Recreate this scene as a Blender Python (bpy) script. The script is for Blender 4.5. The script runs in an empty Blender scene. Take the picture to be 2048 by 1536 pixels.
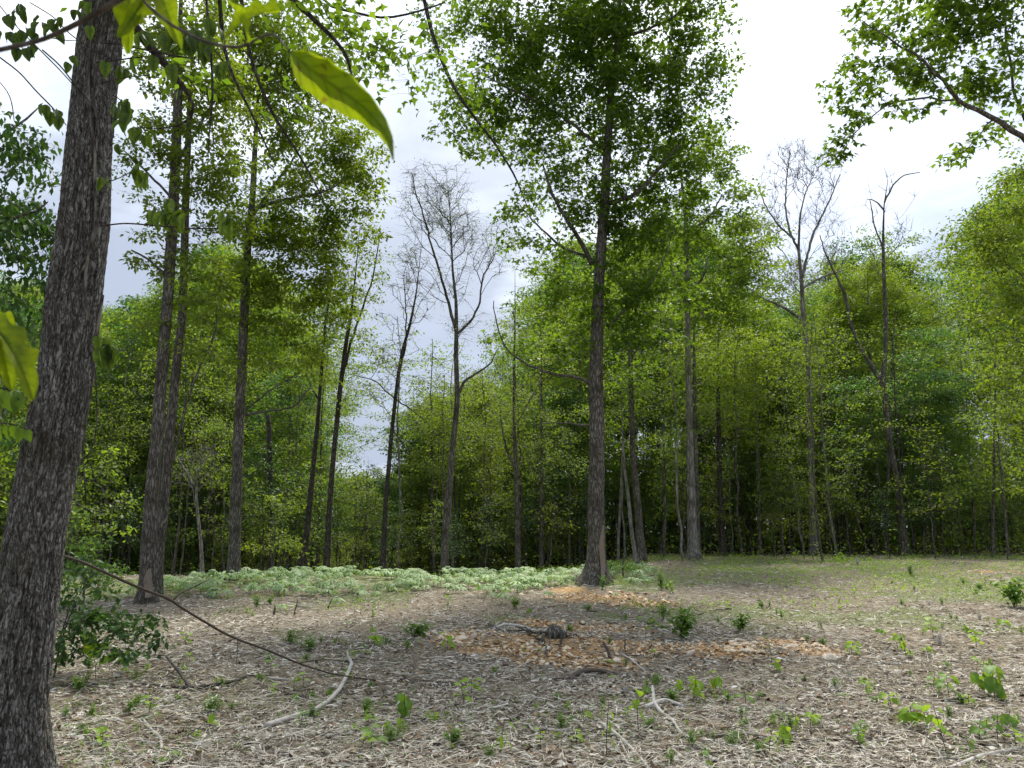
import bpy, math, random
import numpy as np
from mathutils import Vector, Matrix

rng = np.random.default_rng(11)
random.seed(11)
C = bpy.context.scene.collection
sc = bpy.context.scene

# ---------------------------------------------------------------- camera
FPX = 1500.0                      # focal length in photo pixels (photo 2048 x 1536)
TILT = math.radians(10.65)
EYE = np.array([0.0, 0.0, 1.6])
cam_d = bpy.data.cameras.new('camera')
cam = bpy.data.objects.new('camera', cam_d)
C.objects.link(cam)
cam.location = EYE
cam.rotation_euler = (math.radians(90) + TILT, 0, 0)
cam_d.sensor_width = 36.0
cam_d.lens = 36.0 * FPX / 2048.0
cam_d.clip_start = 0.05
cam_d.clip_end = 600
cam_d.dof.use_dof = True
cam_d.dof.focus_distance = 13.0
cam_d.dof.aperture_fstop = 10.0
sc.camera = cam

# ---------------------------------------------------------------- world, sun, exposure
SUN_EL, SUN_AZ = 56.0, 14.0       # azimuth measured from +Y towards +X
w = bpy.data.worlds.new('World'); sc.world = w; w.use_nodes = True
nt = w.node_tree; N = nt.nodes; L = nt.links
N.clear()
out = N.new('ShaderNodeOutputWorld'); bg = N.new('ShaderNodeBackground')
sky = N.new('ShaderNodeTexSky'); sky.sky_type = 'NISHITA'; sky.sun_disc = False
sky.sun_elevation = math.radians(SUN_EL); sky.sun_rotation = math.radians(SUN_AZ)
sky.air_density = 1.0; sky.dust_density = 1.5
tc = N.new('ShaderNodeTexCoord')
sep = N.new('ShaderNodeSeparateXYZ'); L.new(tc.outputs['Generated'], sep.inputs[0])
def wm(op, a, b=None, c=None):
    n = N.new('ShaderNodeMath'); n.operation = op
    for i, v in enumerate((a, b, c)):
        if v is None: continue
        if isinstance(v, (int, float)): n.inputs[i].default_value = v
        else: L.new(v, n.inputs[i])
    return n.outputs[0]
zc = wm('ADD', wm('MAXIMUM', sep.outputs['Z'], 0.0), 0.16)
comb = N.new('ShaderNodeCombineXYZ')
L.new(wm('DIVIDE', sep.outputs['X'], zc), comb.inputs[0])
L.new(wm('DIVIDE', sep.outputs['Y'], zc), comb.inputs[1])
def wnoise(scale, detail, off, rough=0.55):
    mp = N.new('ShaderNodeMapping'); mp.inputs['Location'].default_value = off
    L.new(comb.outputs[0], mp.inputs[0])
    n = N.new('ShaderNodeTexNoise'); n.inputs['Scale'].default_value = scale
    n.inputs['Detail'].default_value = detail; n.inputs['Roughness'].default_value = rough
    L.new(mp.outputs[0], n.inputs['Vector']); return n.outputs[0]
n1 = wnoise(0.9, 6, (3.1, 0.7, 0)); n2 = wnoise(0.55, 4, (7.3, 2.2, 4)); n3 = wnoise(1.5, 5, (1.0, 5.0, 9))
sd = Vector((math.sin(math.radians(SUN_AZ)) * math.cos(math.radians(SUN_EL)),
             math.cos(math.radians(SUN_AZ)) * math.cos(math.radians(SUN_EL)), math.sin(math.radians(SUN_EL))))
dot = N.new('ShaderNodeVectorMath'); dot.operation = 'DOT_PRODUCT'
L.new(tc.outputs['Generated'], dot.inputs[0]); dot.inputs[1].default_value = sd
glow = wm('POWER', wm('MAXIMUM', dot.outputs['Value'], 0.0), 7.0)       # thin cloud is brightest round the hidden sun
ramp = N.new('ShaderNodeValToRGB')
e = ramp.color_ramp.elements
e[0].position = 0.44; e[0].color = (0.235, 0.272, 0.345, 1)
e[1].position = 0.70; e[1].color = (0.76, 0.78, 0.80, 1)
em = ramp.color_ramp.elements.new(0.57); em.color = (0.43, 0.475, 0.56, 1)
t = wm('ADD', wm('MULTIPLY', wm('ADD', wm('MULTIPLY', wm('SUBTRACT', n1, 0.5), 1.7), 0.5), 0.60), wm('MULTIPLY', n3, 0.28))
t = wm('ADD', t, wm('MULTIPLY', glow, 0.24))
L.new(t, ramp.inputs[0])
mul = N.new('ShaderNodeVectorMath'); mul.operation = 'MULTIPLY_ADD'
L.new(ramp.outputs[0], mul.inputs[0]); mul.inputs[1].default_value = (9.6, 9.6, 9.6)
gl = N.new('ShaderNodeCombineXYZ')
g2 = wm('MULTIPLY', glow, 4.0)
for i in range(3): L.new(g2, gl.inputs[i])
L.new(gl.outputs[0], mul.inputs[2])
mix = N.new('ShaderNodeMix'); mix.data_type = 'RGBA'
cr = N.new('ShaderNodeValToRGB'); cr.color_ramp.elements[0].position = 0.40; cr.color_ramp.elements[1].position = 0.52
cr.color_ramp.elements[0].color = (0.72, 0.72, 0.72, 1)
L.new(n2, cr.inputs[0])
L.new(cr.outputs[0], mix.inputs[0]); L.new(sky.outputs[0], mix.inputs[6]); L.new(mul.outputs[0], mix.inputs[7])
L.new(mix.outputs[2], bg.inputs[0]); bg.inputs[1].default_value = 0.12
L.new(bg.outputs[0], out.inputs[0])

sun_d = bpy.data.lights.new('sun', 'SUN'); sun_d.energy = 2.9; sun_d.angle = math.radians(10)
sun_d.color = (1.0, 0.95, 0.86)
sun = bpy.data.objects.new('sun', sun_d); C.objects.link(sun)
sun.rotation_euler = Vector(sd).to_track_quat('Z', 'Y').to_euler()

sc.view_settings.view_transform = 'Standard'; sc.view_settings.look = 'None'
sc.view_settings.gamma = 1; sc.view_settings.use_curve_mapping = False
sc.view_settings.exposure = 0.92
sc.render.engine = 'CYCLES'
sc.cycles.use_denoising = True
sc.cycles.max_bounces = 6; sc.cycles.diffuse_bounces = 4; sc.cycles.transmission_bounces = 4
sc.cycles.glossy_bounces = 1; sc.cycles.transparent_max_bounces = 2
sc.cycles.use_adaptive_sampling = True; sc.cycles.adaptive_threshold = 0.02
sc.render.use_persistent_data = False

# ---------------------------------------------------------------- pixel <-> place
FWD = np.array([0, math.cos(TILT), math.sin(TILT)])
def ray(px, py):
    u = (px - 1024) / FPX; v = (768 - py) / FPX
    return np.array([u, math.cos(TILT) - v * math.sin(TILT), math.sin(TILT) + v * math.cos(TILT)])
def P(px, py, Y):
    d = ray(px, py); return EYE + d * (Y / d[1])
def PX(wpx, p):                     # metres covered by wpx photo pixels at p
    return wpx * float(np.dot(np.asarray(p) - EYE, FWD)) / FPX
def proj(p):
    q = np.asarray(p) - EYE; f = q @ FWD
    up = np.array([0, -math.sin(TILT), math.cos(TILT)])
    return 1024 + FPX * q[..., 0] / f, 768 - FPX * (q @ up) / f

# ---------------------------------------------------------------- value noise
PERM = np.random.default_rng(3).permutation(256)
PERM = np.concatenate([PERM, PERM, PERM])
def vnoise(x, y, z=0.0):
    x = np.asarray(x, float); y = np.asarray(y, float); z = np.zeros_like(x) + z
    xi = np.floor(x).astype(int); yi = np.floor(y).astype(int); zi = np.floor(z).astype(int)
    xf = x - xi; yf = y - yi; zf = z - zi
    s = lambda t: t * t * (3 - 2 * t)
    u, v, q = s(xf), s(yf), s(zf)
    def h(a, b, c): return PERM[PERM[PERM[a & 255] + (b & 255)] + (c & 255)] / 255.0
    r = 0
    for a in (0, 1):
        for b in (0, 1):
            for c in (0, 1):
                r = r + h(xi + a, yi + b, zi + c) * (u if a else 1 - u) * (v if b else 1 - v) * (q if c else 1 - q)
    return r
def fbm(x, y, z=0.0, o=4):
    r = 0; a = 0.5; t = 0
    for i in range(o):
        r = r + a * vnoise(np.asarray(x) * 2 ** i + 17 * i, np.asarray(y) * 2 ** i + 5 * i, np.asarray(z) * 2 ** i); t += a; a *= 0.5
    return r / t
def sst(a, b, x):
    t = np.clip((x - a) / (b - a), 0, 1); return t * t * (3 - 2 * t)

# ---------------------------------------------------------------- terrain height
def G(x, y):
    x = np.asarray(x, float); y = np.asarray(y, float)
    side = sst(-3.0, 6.0, x - 0.02 * y)
    zr = 0.36 * sst(12, 30, y) - 0.25 * sst(34, 60, y)
    zl = 0.12 * sst(14, 21, y) - 1.15 * sst(21.5, 36, y)
    z = zr * side + zl * (1 - side)
    z = z + (fbm(x * 0.35 + 5, y * 0.35, 0, 3) - 0.5) * 0.16 * sst(2, 7, y)
    z = z + (fbm(x * 1.6, y * 1.6 + 9, 0, 3) - 0.5) * 0.06
    # low mound of dug-out clay in mid clearing
    z = z + 0.10 * np.exp(-(((x - 0.2) / 1.5) ** 2 + ((y - 10.7) / 0.7) ** 2))
    z = z + 0.07 * np.exp(-(((x - 2.7) / 1.2) ** 2 + ((y - 10.0) / 0.5) ** 2))
    return z
_hx, _hy = np.arange(-40, 40.01, .1), np.arange(-4, 110.01, .1)
_A, _B = np.meshgrid(_hx, _hy); _H = G(_A, _B)
def g1(x, y):
    i = (y + 4) / .1; j = (x + 40) / .1
    if not (0 <= i < len(_hy) - 1 and 0 <= j < len(_hx) - 1): return float(G(np.array([x]), np.array([y]))[0])
    a, b = int(i), int(j); u, v = i - a, j - b
    return float(_H[a, b] * (1 - u) * (1 - v) + _H[a + 1, b] * u * (1 - v) + _H[a, b + 1] * (1 - u) * v + _H[a + 1, b + 1] * u * v)
def fbm1(x, y, o=3): return float(fbm(np.array([x]), np.array([y]), 0, o)[0])
def hit(px, py):                    # where the ray of a photo pixel meets the ground
    d = ray(px, py); t0 = 2.0; t = 2.0
    while t < 80:
        if EYE[2] + d[2] * t < g1(d[0] * t, d[1] * t): break
        t0 = t; t += 0.25
    for _ in range(12):
        m = (t0 + t) / 2; p = EYE + d * m
        if p[2] < g1(p[0], p[1]): t = m
        else: t0 = m
    return EYE + d * t

# ---------------------------------------------------------------- materials
def new_mat(name):
    m = bpy.data.materials.new(name); m.use_nodes = True
    m.node_tree.nodes.clear(); return m, m.node_tree.nodes, m.node_tree.links
def add_ramp(N, stops, interp='LINEAR'):
    r = N.new('ShaderNodeValToRGB'); cr = r.color_ramp; cr.interpolation = interp
    while len(cr.elements) < len(stops): cr.elements.new(0.5)
    for e, (p, c) in zip(cr.elements, stops): e.position = p; e.color = (*c, 1)
    return r
def leaf_mat(name, dark, mid, light, trans=0.42, tint=(1.25, 1.2, 0.45), scale=0.7, gloss=0.06):
    m, N, L = new_mat(name)
    o = N.new('ShaderNodeOutputMaterial'); ge = N.new('ShaderNodeNewGeometry'); tc = N.new('ShaderNodeTexCoord')
    no = N.new('ShaderNodeTexNoise'); no.inputs['Scale'].default_value = scale; no.inputs['Detail'].default_value = 3
    L.new(tc.outputs['Object'], no.inputs['Vector'])
    a = N.new('ShaderNodeMath'); a.operation = 'MULTIPLY_ADD'; a.inputs[1].default_value = 0.55
    L.new(ge.outputs['Random Per Island'], a.inputs[0])
    b = N.new('ShaderNodeMath'); b.operation = 'MULTIPLY_ADD'; b.inputs[1].default_value = 1.3; b.inputs[2].default_value = -0.42
    L.new(no.outputs[0], b.inputs[0]); L.new(b.outputs[0], a.inputs[2])
    r = add_ramp(N, [(0.05, dark), (0.5, mid), (0.95, light)]); L.new(a.outputs[0], r.inputs[0])
    if name in ('near_leaf', 'vine_leaf', 'mayapple_leaf'):
        va = N.new('ShaderNodeAttribute'); va.attribute_name = 'vein'
        vm = N.new('ShaderNodeMix'); vm.data_type = 'RGBA'; vm.blend_type = 'MULTIPLY'; L.new(va.outputs['Fac'], vm.inputs[0]); L.new(r.outputs[0], vm.inputs[6])
        vm.inputs[7].default_value = (0.45, 0.55, 0.5, 1) if name != 'mayapple_leaf' else (1.25, 1.2, 1.3, 1)
        bn = N.new('ShaderNodeTexNoise'); bn.inputs['Scale'].default_value = scale * 8; bn.inputs['Detail'].default_value = 3; L.new(tc.outputs['Object'], bn.inputs['Vector'])
        br = add_ramp(N, [(0.64, (0, 0, 0)), (0.70, (.8, .8, .8))]); L.new(bn.outputs[0], br.inputs[0])
        bm_ = N.new('ShaderNodeMix'); bm_.data_type = 'RGBA'; L.new(br.outputs[0], bm_.inputs[0]); L.new(vm.outputs[2], bm_.inputs[6]); bm_.inputs[7].default_value = (0.10, 0.075, 0.02, 1) if name != 'mayapple_leaf' else (.12, .2, .05, 1)
        vm = bm_
        class _R: outputs = [vm.outputs[2]]
        r = _R
    d = N.new('ShaderNodeBsdfPrincipled'); d.inputs['Roughness'].default_value = 0.55
    d.inputs['Specular IOR Level'].default_value = 0.35
    L.new(r.outputs[0], d.inputs['Base Color'])
    tr = N.new('ShaderNodeBsdfTranslucent')
    mm = N.new('ShaderNodeMix'); mm.data_type = 'RGBA'; mm.blend_type = 'MULTIPLY'; mm.inputs[0].default_value = 1
    L.new(r.outputs[0], mm.inputs[6]); mm.inputs[7].default_value = (tint[0] * 1.5, tint[1] * 1.5, tint[2] * 1.5, 1)
    L.new(mm.outputs[2], tr.inputs[0])
    x = N.new('ShaderNodeMixShader'); x.inputs[0].default_value = trans
    L.new(d.outputs[0], x.inputs[1]); L.new(tr.outputs[0], x.inputs[2]); L.new(x.outputs[0], o.inputs[0])
    return m
def bark_mat(name, crack, base, pale, lichen=0.5, scale=14.0, bump=0.6, stretch=0.16, moss=0.0):
    m, N, L = new_mat(name)
    o = N.new('ShaderNodeOutputMaterial'); p = N.new('ShaderNodeBsdfPrincipled'); tc = N.new('ShaderNodeTexCoord')
    mp = N.new('ShaderNodeMapping'); mp.inputs['Scale'].default_value = (1, 1, stretch)
    L.new(tc.outputs['Object'], mp.inputs[0])
    dn = N.new('ShaderNodeTexNoise'); dn.inputs['Scale'].default_value = scale * 0.8; dn.inputs['Detail'].default_value = 4
    L.new(mp.outputs[0], dn.inputs['Vector'])
    mx = N.new('ShaderNodeMix'); mx.data_type = 'VECTOR'; mx.inputs[0].default_value = 0.10
    L.new(mp.outputs[0], mx.inputs[4]); L.new(dn.outputs['Color'], mx.inputs[5])
    vo = N.new('ShaderNodeTexVoronoi'); vo.feature = 'DISTANCE_TO_EDGE'; vo.inputs['Scale'].default_value = scale
    L.new(mx.outputs[1], vo.inputs['Vector'])
    n2 = N.new('ShaderNodeTexNoise'); n2.inputs['Scale'].default_value = scale * 3; n2.inputs['Detail'].default_value = 6
    n2.inputs['Roughness'].default_value = 0.7
    L.new(mp.outputs[0], n2.inputs['Vector'])
    h = N.new('ShaderNodeMath'); h.operation = 'MULTIPLY_ADD'; h.inputs[1].default_value = 1.7
    L.new(vo.outputs['Distance'], h.inputs[0])
    h2 = N.new('ShaderNodeMath'); h2.operation = 'MULTIPLY_ADD'; h2.inputs[1].default_value = 0.9; h2.inputs[2].default_value = -0.2
    L.new(n2.outputs[0], h2.inputs[0]); L.new(h2.outputs[0], h.inputs[2])
    r = add_ramp(N, [(0.12, crack), (0.38, base), (0.85, pale)]); L.new(h.outputs[0], r.inputs[0])
    n3 = N.new('ShaderNodeTexNoise'); n3.inputs['Scale'].default_value = scale * (0.55 if scale < 40 else .9); n3.inputs['Detail'].default_value = 8
    n3.inputs['Roughness'].default_value = 0.75
    L.new(tc.outputs['Object'], n3.inputs['Vector'])
    r3 = add_ramp(N, [(0.56, (0, 0, 0)), (0.66, (1, 1, 1))]); L.new(n3.outputs[0], r3.inputs[0])
    ml = N.new('ShaderNodeMath'); ml.operation = 'MULTIPLY'; ml.inputs[1].default_value = lichen; L.new(r3.outputs[0], ml.inputs[0])
    m1 = N.new('ShaderNodeMix'); m1.data_type = 'RGBA'; L.new(ml.outputs[0], m1.inputs[0]); L.new(r.outputs[0], m1.inputs[6])
    m1.inputs[7].default_value = (0.30, 0.31, 0.28, 1)
    n4 = N.new('ShaderNodeTexNoise'); n4.inputs['Scale'].default_value = 1.7; n4.inputs['Detail'].default_value = 5
    L.new(tc.outputs['Object'], n4.inputs['Vector'])
    r4 = add_ramp(N, [(0.50, (0, 0, 0)), (0.64, (1, 1, 1))]); L.new(n4.outputs[0], r4.inputs[0])
    m4 = N.new('ShaderNodeMath'); m4.operation = 'MULTIPLY'; m4.inputs[1].default_value = 0.6; L.new(r4.outputs[0], m4.inputs[0])
    m2 = N.new('ShaderNodeMix'); m2.data_type = 'RGBA'; L.new(m4.outputs[0], m2.inputs[0]); L.new(m1.outputs[2], m2.inputs[6])
    m2.inputs[7].default_value = (0.030 + moss * .02, 0.026 + moss * .02, 0.016, 1)
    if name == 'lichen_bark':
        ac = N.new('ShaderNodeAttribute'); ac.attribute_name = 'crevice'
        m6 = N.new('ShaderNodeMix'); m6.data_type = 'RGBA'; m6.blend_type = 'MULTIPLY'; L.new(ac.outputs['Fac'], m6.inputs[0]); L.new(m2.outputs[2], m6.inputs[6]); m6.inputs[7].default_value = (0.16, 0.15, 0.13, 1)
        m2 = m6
    L.new(m2.outputs[2], p.inputs['Base Color']); p.inputs['Roughness'].default_value = 0.95
    p.inputs['Specular IOR Level'].default_value = 0.15
    bp = N.new('ShaderNodeBump'); bp.inputs['Strength'].default_value = bump; bp.inputs['Distance'].default_value = 0.03
    L.new(h.outputs[0], bp.inputs['Height']); L.new(bp.outputs[0], p.inputs['Normal'])
    L.new(p.outputs[0], o.inputs[0]); return m
def island_mat(name, stops, rough=0.9, noise=0.25, nscale=30):
    m, N, L = new_mat(name)
    o = N.new('ShaderNodeOutputMaterial'); p = N.new('ShaderNodeBsdfPrincipled'); ge = N.new('ShaderNodeNewGeometry')
    tc = N.new('ShaderNodeTexCoord'); no = N.new('ShaderNodeTexNoise'); no.inputs['Scale'].default_value = nscale; no.inputs['Detail'].default_value = 4
    L.new(tc.outputs['Object'], no.inputs['Vector'])
    a = N.new('ShaderNodeMath'); a.operation = 'MULTIPLY_ADD'; a.inputs[1].default_value = noise * 2
    L.new(no.outputs[0], a.inputs[0])
    b = N.new('ShaderNodeMath'); b.operation = 'SUBTRACT'; b.inputs[1].default_value = noise
    L.new(ge.outputs['Random Per Island'], b.inputs[0]); L.new(b.outputs[0], a.inputs[2])
    r = add_ramp(N, stops); L.new(a.outputs[0], r.inputs[0]); L.new(r.outputs[0], p.inputs['Base Color'])
    p.inputs['Roughness'].default_value = rough; p.inputs['Specular IOR Level'].default_value = 0.2
    bp = N.new('ShaderNodeBump'); bp.inputs['Strength'].default_value = 0.3; bp.inputs['Distance'].default_value = 0.01
    L.new(no.outputs[0], bp.inputs['Height']); L.new(bp.outputs[0], p.inputs['Normal'])
    L.new(p.outputs[0], o.inputs[0]); return m

M = {}
M['maple'] = leaf_mat('maple_leaf', (0.048, 0.092, 0.012), (0.088, 0.158, 0.018), (0.15, 0.24, 0.028), trans=0.52)
M['yellow'] = leaf_mat('hickory_leaf', (0.075, 0.122, 0.014), (0.122, 0.182, 0.022), (0.20, 0.265, 0.035), trans=0.5)
M['mid'] = leaf_mat('wood_leaf', (0.068, 0.120, 0.018), (0.125, 0.200, 0.026), (0.20, 0.285, 0.04), trans=0.5)
M['blue'] = leaf_mat('cool_leaf', (0.046, 0.098, 0.026), (0.080, 0.158, 0.036), (0.14, 0.235, 0.05), trans=0.48, tint=(1.0, 1.15, 0.7))
M['lime'] = leaf_mat('young_leaf', (0.095, 0.15, 0.016), (0.145, 0.215, 0.024), (0.22, 0.295, 0.038), trans=0.48)
M['dark'] = leaf_mat('dark_leaf', (0.020, 0.055, 0.012), (0.036, 0.090, 0.018), (0.075, 0.15, 0.03), trans=0.3, gloss=.2)
M['olive'] = leaf_mat('far_leaf', (0.085, 0.130, 0.026), (0.130, 0.190, 0.036), (0.20, 0.265, 0.06), trans=0.5)
M['may'] = leaf_mat('mayapple_leaf', (0.10, 0.17, 0.04), (0.235, 0.35, 0.13), (0.50, 0.60, 0.38), trans=0.28, tint=(0.9, 1.0, 0.5), scale=4)
M['weed'] = leaf_mat('weed_leaf', (0.07, 0.15, 0.02), (0.13, 0.24, 0.035), (0.22, 0.34, 0.06), trans=0.35, scale=3)
M['weedlime'] = leaf_mat('seedling_leaf', (0.13, 0.23, 0.02), (0.20, 0.33, 0.03), (0.30, 0.42, 0.05), trans=0.42, scale=3)
M['near'] = leaf_mat('near_leaf', (0.10, 0.17, 0.006), (0.15, 0.21, 0.008), (0.20, 0.25, 0.01), trans=0.62, scale=9)
M['vine'] = leaf_mat('vine_leaf', (0.035, 0.068, 0.012), (0.058, 0.10, 0.014), (0.10, 0.155, 0.02), trans=0.42, scale=6)
M['bark'] = bark_mat('grey_bark', (0.016, 0.014, 0.011), (0.085, 0.075, 0.060), (0.25, 0.225, 0.185), lichen=0.35, scale=22, stretch=.2)
M['bark_near'] = bark_mat('lichen_bark', (0.012, 0.011, 0.009), (0.105, 0.096, 0.083), (0.37, 0.355, 0.32), lichen=0.8, scale=40, bump=0.7, stretch=0.30, moss=1)
M['bark_dark'] = bark_mat('dark_bark', (0.010, 0.009, 0.007), (0.042, 0.036, 0.029), (0.13, 0.115, 0.095), lichen=0.3, scale=24, stretch=.2)
M['bark_pale'] = bark_mat('pale_bark', (0.05, 0.045, 0.04), (0.17, 0.155, 0.13), (0.33, 0.31, 0.27), lichen=0.3, scale=16, bump=0.3)
M['twig'] = bark_mat('twig_bark', (0.03, 0.026, 0.022), (0.085, 0.072, 0.06), (0.17, 0.15, 0.13), lichen=0.1, scale=20, bump=0.1)
M['twig_pale'] = bark_mat('bare_twig', (0.07, 0.065, 0.06), (0.17, 0.155, 0.145), (0.30, 0.28, 0.26), lichen=0.1, scale=20, bump=0.1)
M['wood'] = island_mat('bare_wood', [(0.0, (0.13, 0.10, 0.075)), (0.5, (0.27, 0.215, 0.16)), (1.0, (0.42, 0.35, 0.27))], nscale=12)
M['stick_pale'] = island_mat('weathered_stick', [(0, (0.32, 0.29, 0.25)), (0.5, (0.52, 0.49, 0.44)), (1, (0.68, 0.65, 0.59))], nscale=18)
M['stick_dark'] = island_mat('bark_stick', [(0, (0.03, 0.024, 0.018)), (0.5, (0.09, 0.072, 0.056)), (1, (0.20, 0.165, 0.13))], nscale=20)
M['litter'] = island_mat('litter', [(0.0, (0.035, 0.027, 0.019)), (0.20, (0.12, 0.100, 0.073)), (0.38, (0.345, 0.297, 0.222)),
                                    (0.68, (0.56, 0.505, 0.41)), (1.0, (0.78, 0.74, 0.66))], noise=0.08)
M['deadleaf'] = island_mat('dead_leaf', [(0.0, (0.07, 0.045, 0.028)), (0.5, (0.23, 0.155, 0.095)), (0.85, (0.33, 0.235, 0.15)), (1.0, (0.5, 0.42, 0.31))], noise=.1)
M['straw'] = island_mat('straw', [(0.0, (0.12, 0.10, 0.07)), (0.45, (0.42, 0.375, 0.29)), (1.0, (0.72, 0.68, 0.58))], noise=0.08)
M['clay'] = island_mat('orange_clay_rock', [(0.0, (0.22, 0.125, 0.055)), (0.35, (0.47, 0.27, 0.115)), (0.7, (0.64, 0.44, 0.24)), (1.0, (0.74, 0.63, 0.46))], noise=0.2, nscale=14)
M['pale_rock'] = island_mat('pale_rock', [(0, (0.36, 0.26, 0.15)), (0.5, (0.54, 0.44, 0.30)), (1, (0.66, 0.58, 0.45))], nscale=10)

# ---------------------------------------------------------------- mesh accumulation
def mk_mesh(name, V, F, mat, smooth=False):
    me = bpy.data.meshes.new(name)
    V = np.ascontiguousarray(V, np.float32); F = np.ascontiguousarray(F, np.int32)
    k = F.shape[1]
    me.vertices.add(len(V)); me.vertices.foreach_set('co', V.ravel())
    me.loops.add(F.size); me.loops.foreach_set('vertex_index', F.ravel())
    me.polygons.add(len(F)); me.polygons.foreach_set('loop_start', np.arange(0, F.size, k, dtype=np.int32))
    me.update(calc_edges=True)
    if smooth: me.polygons.foreach_set('use_smooth', np.ones(len(F), bool))
    me.materials.append(mat)
    return me
def tag(o, label=None, cat=None, group=None, kind=None):
    if label: o['label'] = label
    if cat: o['category'] = cat
    if group: o['group'] = group
    if kind: o['kind'] = kind
    return o
def link(name, me, parent=None, loc=None):
    o = bpy.data.objects.new(name, me); C.objects.link(o)
    if parent is not None: o.parent = parent
    if loc is not None: o.location = loc
    return o
def empty(name, loc, label=None, cat=None, group=None):
    o = bpy.data.objects.new(name, None); C.objects.link(o); o.location = loc
    o.empty_display_size = 0.2
    return tag(o, label, cat, group)
class Acc:
    def __init__(s): s.v = []; s.f = []; s.n = 0
    def add(s, V, F):
        V = np.asarray(V, float); F = np.asarray(F, int)
        if F.shape[1] == 4: F = np.concatenate([F[:, [0, 1, 2]], F[:, [0, 2, 3]]])
        s.v.append(V); s.f.append(F + s.n); s.n += len(V)
    def tube(s, pts, rad, sides=6, wob=0.0, cap=False, seed=0):
        pts = np.asarray(pts, float); rad = np.asarray(rad, float); n = len(pts)
        T = np.gradient(pts, axis=0); T /= np.linalg.norm(T, axis=1, keepdims=True) + 1e-9
        ref = np.array([0.31, 0.83, 0.2]) if abs(T[:, 2]).mean() > 0.6 else np.array([0.1, 0.2, 1.0])
        U = np.cross(T, ref); U /= np.linalg.norm(U, axis=1, keepdims=True) + 1e-9
        W = np.cross(T, U)
        a = np.arange(sides) * 2 * math.pi / sides
        r = rad[:, None] * np.ones(sides)
        if wob:
            ci, si = np.cos(a) * 1.6 + 9 + seed, np.sin(a) * 1.6 + 4
            cum = np.concatenate([[0], np.cumsum(np.linalg.norm(np.diff(pts, axis=0), axis=1))])
            r = r * (1 + wob * (fbm(ci[None, :] + 0 * r, si[None, :] + 0 * r, cum[:, None] * 1.3 + 0 * r, 3) - 0.5) * 2)
        V = pts[:, None, :] + r[..., None] * (np.cos(a)[None, :, None] * U[:, None, :] + np.sin(a)[None, :, None] * W[:, None, :])
        i = np.arange(n - 1)[:, None] * sides; j = np.arange(sides)[None, :]; j2 = (j + 1) % sides
        F = np.stack([i + j, i + j2, i + sides + j2, i + sides + j], -1).reshape(-1, 4)
        V = V.reshape(-1, 3)
        F = np.concatenate([F[:, [0, 1, 2]], F[:, [0, 2, 3]]])
        if cap:
            c = len(V); V = np.vstack([V, pts[0] - T[0] * 0.0, pts[-1] + T[-1] * rad[-1] * 0.4])
            jj = np.arange(sides); j3 = (jj + 1) % sides
            F = np.vstack([F, np.stack([jj * 0 + c, j3, jj], 1), np.stack([jj * 0 + c + 1, (n - 1) * sides + jj, (n - 1) * sides + j3], 1)])
        s.add(V, F)
    def twigs(s, A, B, ra, rb):                 # many thin three-sided twigs at once
        D = B - A; Ln = np.linalg.norm(D, axis=1, keepdims=True) + 1e-9; T = D / Ln
        U = np.cross(T, [0.31, 0.83, 0.2]); U /= np.linalg.norm(U, axis=1, keepdims=True) + 1e-9
        W = np.cross(T, U); n = len(A); a = np.arange(3) * 2 * math.pi / 3
        off = np.cos(a)[None, :, None] * U[:, None, :] + np.sin(a)[None, :, None] * W[:, None, :]
        mid = (A + B) / 2 + rng.normal(0, 0.06, A.shape) * Ln
        V = np.concatenate([A[:, None] + off * ra, mid[:, None] + off * (ra + rb) / 2, B[:, None] + off * rb], 1).reshape(-1, 3)
        F = []
        for l in (0, 3):
            for k in range(3):
                k2 = (k + 1) % 3
                F += [(l + k, l + k2, l + 3 + k2), (l + k, l + 3 + k2, l + 3 + k)]
        F = (np.arange(n)[:, None, None] * 9 + np.array(F)[None]).reshape(-1, 3)
        s.add(V, F)
    def scatter(s, tmpl, pos, size, yaw, pitch, roll):
        TV, TF = tmpl; n = len(pos)
        cy, sy, cp, sp, cr_, sr = np.cos(yaw), np.sin(yaw), np.cos(pitch), np.sin(pitch), np.cos(roll), np.sin(roll)
        X = np.stack([cy * cp, sy * cp, sp], 1)                      # leaf axis
        S = np.stack([-sy, cy, 0 * cy], 1); Nn = np.cross(X, S)
        Yv = S * cr_[:, None] + Nn * sr[:, None]; Z = np.cross(X, Yv)
        size = np.broadcast_to(size, (n,))
        V = (TV[None, :, 0:1] * X[:, None] + TV[None, :, 1:2] * Yv[:, None] + TV[None, :, 2:3] * Z[:, None]) * size[:, None, None] + pos[:, None]
        F = (np.arange(n)[:, None, None] * len(TV) + TF[None]).reshape(-1, 3)
        s.add(V.reshape(-1, 3), F)
    def obj(s, name, mat, parent=None, origin=(0, 0, 0), smooth=False):
        if not s.v: return None
        V = np.concatenate(s.v) - np.asarray(origin, float); F = np.concatenate(s.f)
        return link(name, mk_mesh(name, V, F, mat, smooth), parent)

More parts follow.
